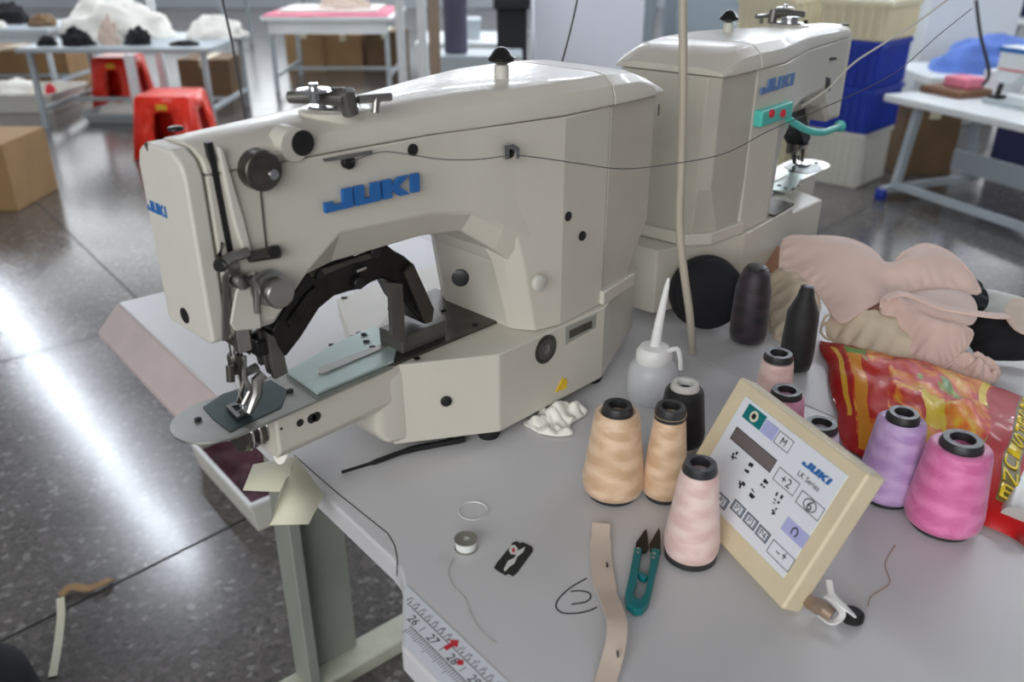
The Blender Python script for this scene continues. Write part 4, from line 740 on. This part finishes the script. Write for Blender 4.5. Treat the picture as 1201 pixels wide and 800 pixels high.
# ------------------------------------------------------------------ background
BT = -.24   # height of the far benches relative to our table top
def bench(label, x0, x1, y0, y1, z=BT, A=0, m='bgwhite', apron=True, legm='bggrey', name='work_bench', splay=.0, lr=.016):
    t = thing(name, label, 'table', ((x0+x1)/2, (y0+y1)/2, FZ), A)
    M().box(x0, x1, y0, y1, z-.03, z).build('bench_top', MT[m], t, bevel=.005)
    if apron: M().box(x0+.05, x1-.05, y0+.03, y0+.05, z-.13, z-.03).build('apron', MT[m], t)
    for a, sx in ((x0+.06, -1), (x1-.06, 1)):
        for b, sy in ((y0+.06, -1), (y1-.06, 1)): M().bar((a, b, z-.03), (a+sx*splay, b+sy*splay, FZ), lr*2, lr*2).build('leg', MT[legm], t)
    M().bar((x0+.06, y0+.06, FZ+.12), (x0+.06, y1-.06, FZ+.12), .025, .025).bar((x1-.06, y0+.06, FZ+.12), (x1-.06, y1-.06, FZ+.12), .025, .025).bar((x0+.06, (y0+y1)/2, FZ+.12), (x1-.06, (y0+y1)/2, FZ+.12), .025, .025).build('stretcher', MT[legm], t)
    return t
bench('pale grey bench at the far upper left carrying dark bits', -5.0, -3.55, 6.9, 7.7, m='bggrey', apron=False)
bench('grey framed bench behind the red stools, heaped with white cloth', -3.2, -1.95, 5.75, 6.7, m='bggrey', apron=False)
bench('white bench with pink striped top left of the brown pole', -2.0, -.95, 7.2, 8.2, BT+.06)
bench('white bench far behind the foreground machine arm', -.75, .1, 6.9, 7.7, BT-.1, apron=False)
bench('long white bench along the very back left', -6.5, -3.0, 9.6, 10.6, BT+.1, apron=False)
bench('long white bench along the very back centre', -2.6, .6, 10.2, 11.2, BT+.05, apron=False)
bench('white bench at the back right behind the crates', 2.3, 4.6, 7.0, 8.2, BT+.05, apron=False)
def lump(name, m, label, cat, c, s, z, seed=0, amp=.25, group=None, n=18):
    mb = M(); vs = []; fs = []; k = n
    for i in range(k+1):
        th_ = (PI/2)*i/k
        for j in range(k*2):
            ph = PI*j/k; d = Vector((math.sin(th_+.001)*math.cos(ph), math.sin(th_+.001)*math.sin(ph), math.cos(th_))); rr = 1+amp*noise.noise(d*2.2+Vector((seed, seed*2, 0)))+amp*.4*noise.noise(d*6+Vector((seed, 0, 0)))
            vs.append((c[0]+d.x*s[0]*rr, c[1]+d.y*s[1]*rr, z+max(0, d.z)*s[2]*rr))
    for i in range(k):
        for j in range(k*2): n2 = (j+1) % (k*2); fs.append((i*k*2+j, i*k*2+n2, (i+1)*k*2+n2, (i+1)*k*2+j))
    fs.append(tuple(k*k*2+j for j in range(k*2))); return single(mb.add(vs, fs), name, MT[m], label, cat, (c[0], c[1], z), 0, group, sharp=80)
lump('white_cloth_pile', 'cloth_w', 'big heap of white cloth on the bench behind the red stools', 'cloth', (-2.78, 6.38), (.36, .24, .26), BT, 1)
lump('white_cloth_pile', 'cloth_w', 'second white cloth heap on the bench, left of the hanging cable', 'cloth', (-2.1, 6.4), (.2, .2, .14), BT, 2)
lump('black_cloth', 'cloth_k', 'black cloth bundle in front of the white heap, above the upper red stool', 'cloth', (-2.85, 5.9), (.10, .08, .10), BT, 3, .4)
lump('black_cloth', 'cloth_k', 'smaller black cloth bundle left of the larger one on the bench', 'cloth', (-3.05, 5.88), (.06, .05, .06), BT, 4, .4)
lump('black_cloth', 'cloth_k', 'black cloth bundle right of the white bench leg', 'cloth', (-2.48, 5.95), (.08, .06, .10), BT, 5, .4)
lump('black_cloth', 'cloth_k', 'flat black cloth near the hanging cable on the bench', 'cloth', (-2.15, 5.9), (.10, .06, .03), BT, 6, .3)
lump('beige_cloth', 'cloth_b', 'beige cloth piece on the black bundle on the bench', 'cloth', (-2.66, 5.95), (.06, .05, .15), BT, 7, .5)
lump('dark_bits', 'cloth_k', 'dark pile on the far upper left bench', 'cloth', (-4.08, 7.35), (.16, .14, .14), BT, 8, .4)
lump('cloth_heap', 'green', 'small green heap on the far upper left bench', 'cloth', (-4.35, 7.05), (.07, .06, .08), BT, 9, .3)
lump('cloth_heap', 'cloth_w', 'small white heap beside the green one on the far upper left bench', 'cloth', (-3.98, 7.0), (.07, .05, .05), BT, 10, .3)
lump('cloth_heap', 'kraft', 'brown heap at the right end of the far upper left bench', 'cloth', (-3.7, 7.15), (.1, .1, .09), BT, 11, .3)
single(M().box(-1.98, -1.0, 7.22, 8.1, BT+.06, BT+.075), 'striped_board', MT['pink'], 'thin pink striped board on the white bench', 'board')
single(M().box(-1.9, -1.1, 7.4, 8.0, BT+.075, BT+.10), 'cloth_stack', MT['cloth_w'], 'flat white cloth stack on the pink board', 'cloth', bevel=.01)
lump('cloth_heap', 'cloth_b', 'pinkish beige heap on top of the white cloth stack', 'cloth', (-1.4, 7.6), (.2, .14, .1), BT+.10, 12, .3)
def stool(x, y, h, label, k=1.0):
    t = thing('plastic_stool', label, 'stool', (x, y, FZ)); z1 = FZ+h; a, b = .135*k, .175*k
    M().box(x-a, x+a, y-a, y+a, z1-.02, z1).build('seat', MT['red'], t, bevel=.012)
    for sx, sy in ((0, -1), (0, 1), (-1, 0), (1, 0)):
        mb = M(); P = []
        def pt(s, zf):
            r = a+(b-a)*(1-zf); w = s*r
            return (x+w, y+sy*r, FZ+(h-.015)*zf) if sx == 0 else (x+sx*r, y+w, FZ+(h-.015)*zf)
        outer = [(-1, 0), (-1, 1), (1, 1), (1, 0), (.72, 0), (.66, .12), (-.66, .12), (-.72, 0)]
        out = [pt(s, z) for s, z in ((-1, 0), (-1, .5), (-1, 1), (0, 1), (1, 1), (1, .5), (1, 0), (0, .1))]; inn = [pt(s, z) for s, z in ((-.35, .28), (-.38, .5), (-.3, .76), (0, .8), (.3, .76), (.38, .5), (.35, .28), (0, .22))]
        mb.add(out+inn, [(i, (i+1) % 8, 8+(i+1) % 8, 8+i) for i in range(8)]); mb.build('side_panel', MT['red'], t, solid=.008)
    c = (x, y-a-.008); M().box(c[0]-.03, c[0]+.03, c[1]-.008, c[1]-.002, z1-.075, z1-.045).build('sticker', MT['yellow'], t)
stool(-2.93, 6.62, .37, 'upright red plastic stool, the left one of two, behind the bench legs'); stool(-2.0, 5.12, .355, 'red plastic stool just above the machine head, the right one of two', 1.12)
# tray bins at left
def tub(label, x0, x1, y0, y1, h, m, name='storage_bin', z=FZ, A=0, cat='bin', fl=.02):
    t = thing(name, label, cat, ((x0+x1)/2, (y0+y1)/2, z), A); shell(M(), x0, x1, y0, y1, z, z+h, .01, fl).build('tub', MT[m], t, bevel=.005)
    mb = M(); e = .012; mb.box(x0-e, x1+e, y0-e, y0, z+h-.02, z+h).box(x0-e, x1+e, y1, y1+e, z+h-.02, z+h).box(x0-e, x0, y0, y1, z+h-.02, z+h).box(x1, x1+e, y0, y1, z+h-.02, z+h); mb.build('rim', MT[m], t); return t
tub('wide cream floor bin under the far left bench', -4.2, -3.32, 6.3, 6.85, .14, 'whitec')
lump('cloth_heap', 'cloth_w', 'white cloth in the wide cream floor bin', 'cloth', (-3.72, 6.6), (.2, .15, .12), FZ+.08, 13); lump('cloth_heap', 'redink', 'red cloth corner in the wide cream floor bin', 'cloth', (-4.03, 6.5), (.05, .05, .16), FZ+.08, 14); lump('cloth_heap', 'redink', 'red scrap on the floor bin behind the red stools', 'cloth', (-3.42, 6.5), (.04, .04, .1), FZ+.08, 15)
tub('low grey tray on the floor between the two red stools', -2.95, -2.5, 5.95, 6.25, .07, 'bggrey', 'floor_tray', cat='tray')
lump('cloth_heap', 'cloth_w', 'white cloth in the low grey tray', 'cloth', (-2.75, 6.1), (.16, .1, .09), FZ+.03, 16); lump('cloth_heap', 'redink', 'dark red cloth bit behind the low grey tray', 'cloth', (-2.6, 6.5), (.08, .05, .06), FZ, 17)
def carton(label, x0, x1, y0, y1, h, m='cardboard', z=FZ, A=0):
    t = thing('cardboard_box', label, 'box', ((x0+x1)/2, (y0+y1)/2, z), A); M().box(x0, x1, y0, y1, z, z+h).build('carton', MT[m], t, bevel=.004)
    M().box((x0+x1)/2-.03, (x0+x1)/2+.03, y0-.002, y1+.002, z+h-.06, z+h+.0015).build('tape', MT['creamc'], t)
a = pz(22, 248, FZ); carton('brown cardboard box cut off by the left edge', a[0]-.5, a[0], a[1], a[1]+.4, .32)
carton('brown box under the pale bench at the far left', -4.9, -3.7, 7.4, 7.9, .3, 'cardboard'); carton('dark brown box behind the white bench leg of the cloth bench', -2.6, -2.2, 6.9, 7.3, .30, 'kraft')
carton('brown box under the white bench, left of its leg', -2.1, -1.75, 8.3, 8.6, .36); carton('dark brown box under the white bench, right of its leg', -1.35, -1.0, 8.3, 8.7, .36, 'kraft'); carton('yellowish box at the right end under the white bench', -1.75, -1.4, 8.35, 8.7, .33, 'cardboard')
for lb, nm, m_, x_, y_, z_, sz in (('white carton on the long back left bench', 'cardboard_box', 'creamc', -4.6, 9.9, BT+.1, (.22, .2, .2)), ('grey tub on the long back left bench', 'storage_box', 'bggrey', -3.6, 9.9, BT+.1, (.3, .2, .16)), ('blue box on the back centre bench', 'storage_box', 'bluel', -1.9, 10.5, BT+.05, (.25, .2, .16)), ('brown carton on the back centre bench', 'cardboard_box', 'cardboard', -.9, 10.5, BT+.05, (.3, .25, .22)), ('pale carton at the right end of the back centre bench', 'cardboard_box', 'creamc', .1, 10.6, BT+.05, (.3, .25, .26)), ('small grey box on the bench behind the machine arm', 'storage_box', 'bggrey', -.4, 7.3, BT-.1, (.14, .12, .14)), ('white carton on the back right bench', 'cardboard_box', 'bgwhite', 3.4, 7.5, BT+.05, (.3, .2, .2)), ('navy box on the back right bench', 'storage_box', 'navy', 4.1, 7.5, BT+.05, (.2, .2, .16))):
    t = thing(nm, lb, 'box', (x_, y_, z_)); M().box(x_-sz[0], x_+sz[0], y_-sz[1], y_+sz[1], z_, z_+sz[2]).build('carton', MT[m_], t, bevel=.008); M().box(x_-sz[0]-.008, x_+sz[0]+.008, y_-sz[1]-.008, y_+sz[1]+.008, z_+sz[2]-.03, z_+sz[2]+.005).build('lid', MT[m_], t, bevel=.004)
# poles of far machines
def post(name, m, label, px, Y, w, ztop=1.4, zb=FZ):
    c = pY(px, 60, Y); single(M().box(c[0]-w/2, c[0]+w/2, Y-w/2, Y+w/2, zb, ztop), name, MT[m], label, 'post', (c[0], Y, zb), bevel=.003)
post('steel_post', 'polebr', 'brown upright post above the foreground machine arm', 510, 4.6, .055); post('steel_post', 'bgwhite', 'white upright post just left of the brown post', 496, 5.2, .05); post('steel_post', 'bgwhite', 'white upright post farther left, at the bench end', 471, 5.6, .05)
post('steel_post', 'bgwhite', 'short pale post between the two red stools', 150, 5.70, .05, BT-.031); post('steel_post', 'bgwhite', 'white post behind the bench with the black cloth bundles', 186, 6.9, .05, .1)
c = pY(535, 62, 5.4); single(M().lathe([(.065, 0), (.07, .01), (.07, .9), (.065, .92)], (c[0], 5.4, c[2]), n=28), 'fabric_roll', MT['roll'], 'upright purple grey fabric roll right of the brown post', 'fabric roll', (c[0], 5.4, c[2]))
single(M().box(c[0]-.12, c[0]+.4, 5.25, 5.6, FZ, c[2]), 'low_cabinet', MT['bggrey'], 'low grey cabinet carrying the purple grey roll', 'cabinet', bevel=.006)
lump('cloth_heap', 'navy', 'dark navy cloth heap behind the machine arm, right of the brown post', 'cloth', (-.18, 4.6), (.13, .1, .14), -.42, 18, .3); lump('cloth_heap', 'cloth_w', 'bright white cloth heap behind the machine, at the foot of the column', 'cloth', (.40, 4.75), (.27, .18, .14), -.42, 19, .2)
single(M().box(-.34, .75, 4.4, 5.05, -.46, -.42).box(-.32, -.28, 4.45, 4.49, FZ, -.46).box(.68, .72, 4.45, 4.49, FZ, -.46).box(-.32, -.28, 4.96, 5.0, FZ, -.46).box(.68, .72, 4.96, 5.0, FZ, -.46), 'low_bench', MT['bggrey'], 'low grey bench hidden behind the machine arm, holding white and navy cloth', 'table')
lump('cloth_heap', 'redink', 'red cloth tuft behind the black guide cap', 'cloth', (.03, 4.8), (.035, .035, .2), -.42, 20, .3)
single(M().box(-.12, .12, 5.9, 6.3, -.02, .05).box(-.1, .1, 5.95, 6.25, FZ, -.02), 'black_machine', MT['dark'], 'black topped cabinet left of the white column', 'cabinet', bevel=.01)
single(M().box(.98, 1.2, 7.6, 8.0, FZ, .9), 'dark_cabinet', MT['dark'], 'tall dark cabinet between the white column and the grey pillar', 'cabinet', bevel=.01)
single(M().box(1.1, 1.18, 7.5, 7.56, FZ, .35), 'red_sign', MT['bggrey'], 'slim pale panel in front of the tall dark cabinet', 'panel')
lump('cloth_heap', 'green', 'dull green cloth just left of the second machine', 'cloth', (.43, 3.2), (.09, .06, .09), -.18, 21, .3); single(M().box(.3, .56, 3.1, 3.35, -.22, -.18).box(.41, .45, 3.2, 3.25, FZ, -.22), 'side_shelf', MT['bggrey'], 'small pedestal shelf behind the machine under the green cloth', 'shelf')
# crates
a = pz(1003, 222, FZ, 46)
def crate(label, u0, v0, z, lu, lv, h, m, A=46):
    t = thing('plastic_crate', label, 'crate', (u0+lu/2, v0+lv/2, z), A); shell(M(), u0, u0+lu, v0, v0+lv, z, z+h, .008, .006).build('crate_body', MT[m], t, bevel=.003)
    rb = M()
    for k in range(9): rb.box(u0+.02+k*(lu-.05)/8, u0+.034+k*(lu-.05)/8, v0-.006, v0+.006, z+.01, z+h-.02)
    for k in range(7): rb.box(u0-.006, u0+.006, v0+.02+k*(lv-.05)/6, v0+.034+k*(lv-.05)/6, z+.01, z+h-.02)
    rb.build('ribs', MT[m], t); e = .008
    M().box(u0-e, u0+lu+e, v0-e, v0, z+h-.025, z+h).box(u0-e, u0, v0, v0+lv+e, z+h-.025, z+h).box(u0+lu, u0+lu+e, v0, v0+lv+e, z+h-.025, z+h).box(u0, u0+lu, v0+lv, v0+lv+e, z+h-.025, z+h).build('rim', MT[m], t)
crate('white slatted crate at the bottom of the crate stack', a[0], a[1], FZ, .34, .3, .28, 'whitec'); crate('dark blue crate, lower of the two blue ones', a[0]-.01, a[1]-.01, FZ+.281, .36, .32, .22, 'bluec'); crate('blue crate, upper of the two blue ones', a[0]-.01, a[1]-.01, FZ+.502, .36, .32, .22, 'bluec'); crate('cream slatted crate topmost of the stack', a[0]-.02, a[1]-.02, FZ+.723, .38, .34, .18, 'creamc')
crate('cream slatted crate left behind the blue crates', a[0]-.12, a[1]+.42, FZ, .45, .3, .9, 'creamc')
lump('cloth_heap', 'cloth_w', 'white cloth heaped in the topmost crate', 'cloth', rot2(a[0]+.17, a[1]+.15, 46), (.11, .11, .1), FZ+.86, 22); lump('cloth_heap', 'pink', 'pink cloth heap behind the crates', 'cloth', (2.6, 7.3), (.2, .14, .16), BT+.05, 23)
lump('cloth_heap', 'navy', 'navy cloth heap behind the second machine', 'cloth', (1.75, 5.9), (.13, .1, .13), -.12, 24); single(M().box(1.5, 2.1, 5.7, 6.2, FZ, -.12), 'storage_cabinet', MT['bggrey'], 'grey cabinet behind the second machine under the navy cloth', 'cabinet', bevel=.006)
# bench at the right with brown pad
A2 = 22; c = pz(1026, 108, BT-.03, A2); c = (c[0]+.01, c[1]-.05, c[2])
t = thing('work_bench', 'white bench with steel frame at the upper right, holding a brown pad', 'table', (c[0]+.35, c[1]-.6, FZ), A2); zt = BT-.03
M().box(c[0], c[0]+.6, c[1]-1.6, c[1], zt-.035, zt).build('bench_top', MT['bgwhite'], t, bevel=.006)
for b in (-.12, -1.45):
    M().bar((c[0]+.12, c[1]+b, zt-.035), (c[0]+.06, c[1]+b, FZ+.03), .035, .035).build('leg', MT['bggrey'], t); M().bar((c[0]+.5, c[1]+b, zt-.035), (c[0]+.56, c[1]+b, FZ+.03), .035, .035).build('leg', MT['bggrey'], t)
    M().bar((c[0]-.02, c[1]+b, FZ+.05), (c[0]+.62, c[1]+b, FZ+.05), .035, .03).build('foot_beam', MT['bggrey'], t)
    M().cyl((c[0]-.02, c[1]+b, FZ), (0, 0, 1), .028, .05).build('foot_cap', MT['bluec'], t)
M().bar((c[0]+.05, c[1]-.12, FZ+.07), (c[0]+.05, c[1]-1.45, FZ+.07), .04, .03).bar((c[0]+.42, c[1]-.12, FZ+.16), (c[0]+.42, c[1]-1.45, FZ+.16), .02, .10).build('stretcher', MT['bggrey'], t)
k = pz(1088, 104, zt, A2); k = (k[0], c[1]-.14, zt); kp = k; single(M().box(k[0]-.11, k[0]+.11, k[1]-.12, k[1]+.12, zt, zt+.035), 'brown_pad', MT['brownpad'], 'brown fabric pad on the upper right bench', 'pad', None, A2, bevel=.01)
k = (kp[0]+.02, kp[1]-.02); single(M().box(k[0]-.06, k[0]+.06, k[1]-.07, k[1]+.07, zt+.035, zt+.085), 'pink_stack', MT['pink'], 'pink folded cloth on the brown pad', 'cloth', None, A2, bevel=.01)
k = pz(1150, 108, zt, A2); single(M().box(k[0]+.05, k[0]+.2, k[1]-.07, k[1]+.05, zt, zt+.10), 'white_box', MT['bgwhite'], 'small white box behind the black fitting on the upper right bench', 'box', None, A2, bevel=.006)
m3 = thing('sewing_machine', 'white lockstitch machine with a blue stripe, cut off by the right edge', 'sewing machine', (c[0]+.3, c[1]-1.1, zt), A2)
k = pz(1140, 118, zt, A2)
M().box(k[0], k[0]+.16, k[1]-.5, k[1]-.05, zt, zt+.02).build('bed', MT['bggrey'], m3, bevel=.004); M().loft([[(k[0]+.03, y_, zt+z_), (k[0]+.13, y_, zt+z_), (k[0]+.13, y_, zt+.25), (k[0]+.03, y_, zt+.25)] for y_, z_ in ((k[1]-.06, .09), (k[1]-.16, .09), (k[1]-.2, .14), (k[1]-.34, .14), (k[1]-.38, .02), (k[1]-.5, .02))]).build('arm', MT['bgwhite'], m3, bevel=.012, seg=3)
M().box(k[0]+.028, k[0]+.132, k[1]-.5, k[1]-.055, zt+.225, zt+.245).build('blue_stripe', MT['blue'], m3); M().box(k[0]+.027, k[0]+.03, k[1]-.45, k[1]-.08, zt+.15, zt+.156).build('red_stripe', MT['redink'], m3)
M().tube([(k[0]+.07, k[1]-.08, zt+.1), (k[0]+.06, k[1]-.075, zt+.02)], .012, 10).box(k[0]+.03, k[0]+.09, k[1]-.1, k[1]-.05, zt+.02, zt+.035).build('presser_assembly', MT['black'], m3, bevel=.002)
x_, y_ = pz(1120, 70, BT+.05)[:2]
lump('cloth_heap', 'bluel', 'light blue cloth heap behind the pink cloth at the upper right', 'cloth', (2.95, 5.35), (.42, .25, .2), -.32, 25, .2); single(M().box(2.4, 3.6, 5.05, 5.7, -.36, -.32).box(2.42, 2.46, 5.08, 5.12, FZ, -.36).box(3.54, 3.58, 5.08, 5.12, FZ, -.36).box(2.42, 2.46, 5.62, 5.66, FZ, -.36).box(3.54, 3.58, 5.62, 5.66, FZ, -.36), 'low_bench', MT['bgwhite'], 'white bench behind the right bench, under light blue cloth', 'table')
single(M().box(2.7, 3.3, 5.9, 6.1, FZ, .14), 'white_board', MT['bgwhite'], 'white board standing behind the light blue cloth', 'board', bevel=.01)
c = pz(1090, 185, FZ, A2); k = pz(1165, 170, FZ+.15, A2)
single(M().box(k[0]+.1, k[0]+.4, k[1]-.2, k[1]+.1, FZ, FZ+.34), 'navy_bag', MT['navy'], 'navy cloth bag under the upper right bench', 'bag', None, A2, bevel=.03)
k = pz(1055, 190, FZ, 46); carton('dark brown box between the crates and the right bench', 1.98+.12, 1.98+.42, 4.6, 4.9, .36, 'kraft')
# ------------------------------------------------------------------ lamps
def tube_lamp(u, v):
    t = thing('ceiling_light', 'unseen fluorescent batten hanging above the work floor', 'ceiling light', (u, v, 2.0), 40, 'fluorescent battens above the work floor')
    M().box(u-.04, u+.04, v-.66, v+.66, 2.02, 2.07).build('batten', MT['bgwhite'], t)
    M().tube([(u, v-.6, 2.0), (u, v+.6, 2.0)], .016, 10).build('lamp_tube', TUBE, t)
TUBE = mat('lamp_glow', (238, 244, 255), .5, emit=120, var=0)
for u, v in [(1.28, v_) for v_ in (5.5, 6.85, 8.2, 9.55, 10.9)]+[(u_, v_) for u_ in (3.9, 6.6) for v_ in (.4, 1.9, 3.4, 4.9, 6.4, 7.9, 9.4)]:  # near battens of the two right rows are added to brighten the background floor
    for _ in (0,): 
        x, y = rot2(u, v, 40)
        if -9.5 < x < 9.5 and -3.5 < y < 15: tube_lamp(u, v)
def area(name, loc, rot, sx, sy, power, col=(1, 1, 1)):
    l = bpy.data.lights.new(name, 'AREA'); l.shape = 'RECTANGLE'; l.size = sx*S; l.size_y = sy*S; l.energy = power; l.color = col
    o = bpy.data.objects.new(name, l); C.objects.link(o); o.location = loc; o.rotation_euler = rot
area('daylight_front', (-1.7, -3.4, 1.5+TZ), (math.radians(76), 0, math.radians(-14)), 4.5, 2.6, 225, (.98, .99, 1))
area('daylight_back', (0, 15.3, 2.2+TZ), (math.radians(-84), 0, 0), 19.6, 3.4, 780, (.93, .97, 1))
w = bpy.data.worlds.new('world'); bpy.context.scene.world = w; w.use_nodes = True
w.node_tree.nodes['Background'].inputs[0].default_value = (.93, .95, 1, 1); w.node_tree.nodes['Background'].inputs[1].default_value = .2
# ------------------------------------------------------------------ scale everything to metres
done = set()
for o in bpy.data.objects:
    o.location = o.location*S
    if o.type == 'MESH' and o.data.name not in done:
        done.add(o.data.name); o.data.transform(Matrix.Scale(S, 4)); o.data.update()
# ------------------------------------------------------------------ camera
cd = bpy.data.cameras.new('camera'); cam = bpy.data.objects.new('camera', cd); C.objects.link(cam)
cd.sensor_width = 36; cd.lens = FOC*36/1201; cam.location = (0, 0, (HC+TZ)*S); cam.rotation_euler = (PI/2-PITCH, 0, 0)
cd.clip_start = .02; cd.dof.use_dof = True; cd.dof.focus_distance = .82*S*1.0; cd.dof.aperture_fstop = 5.0
sc = bpy.context.scene; sc.camera = cam
sc.view_settings.view_transform = 'Standard'; sc.view_settings.look = 'None'; sc.view_settings.exposure = 0; sc.view_settings.gamma = 1; sc.view_settings.use_curve_mapping = False
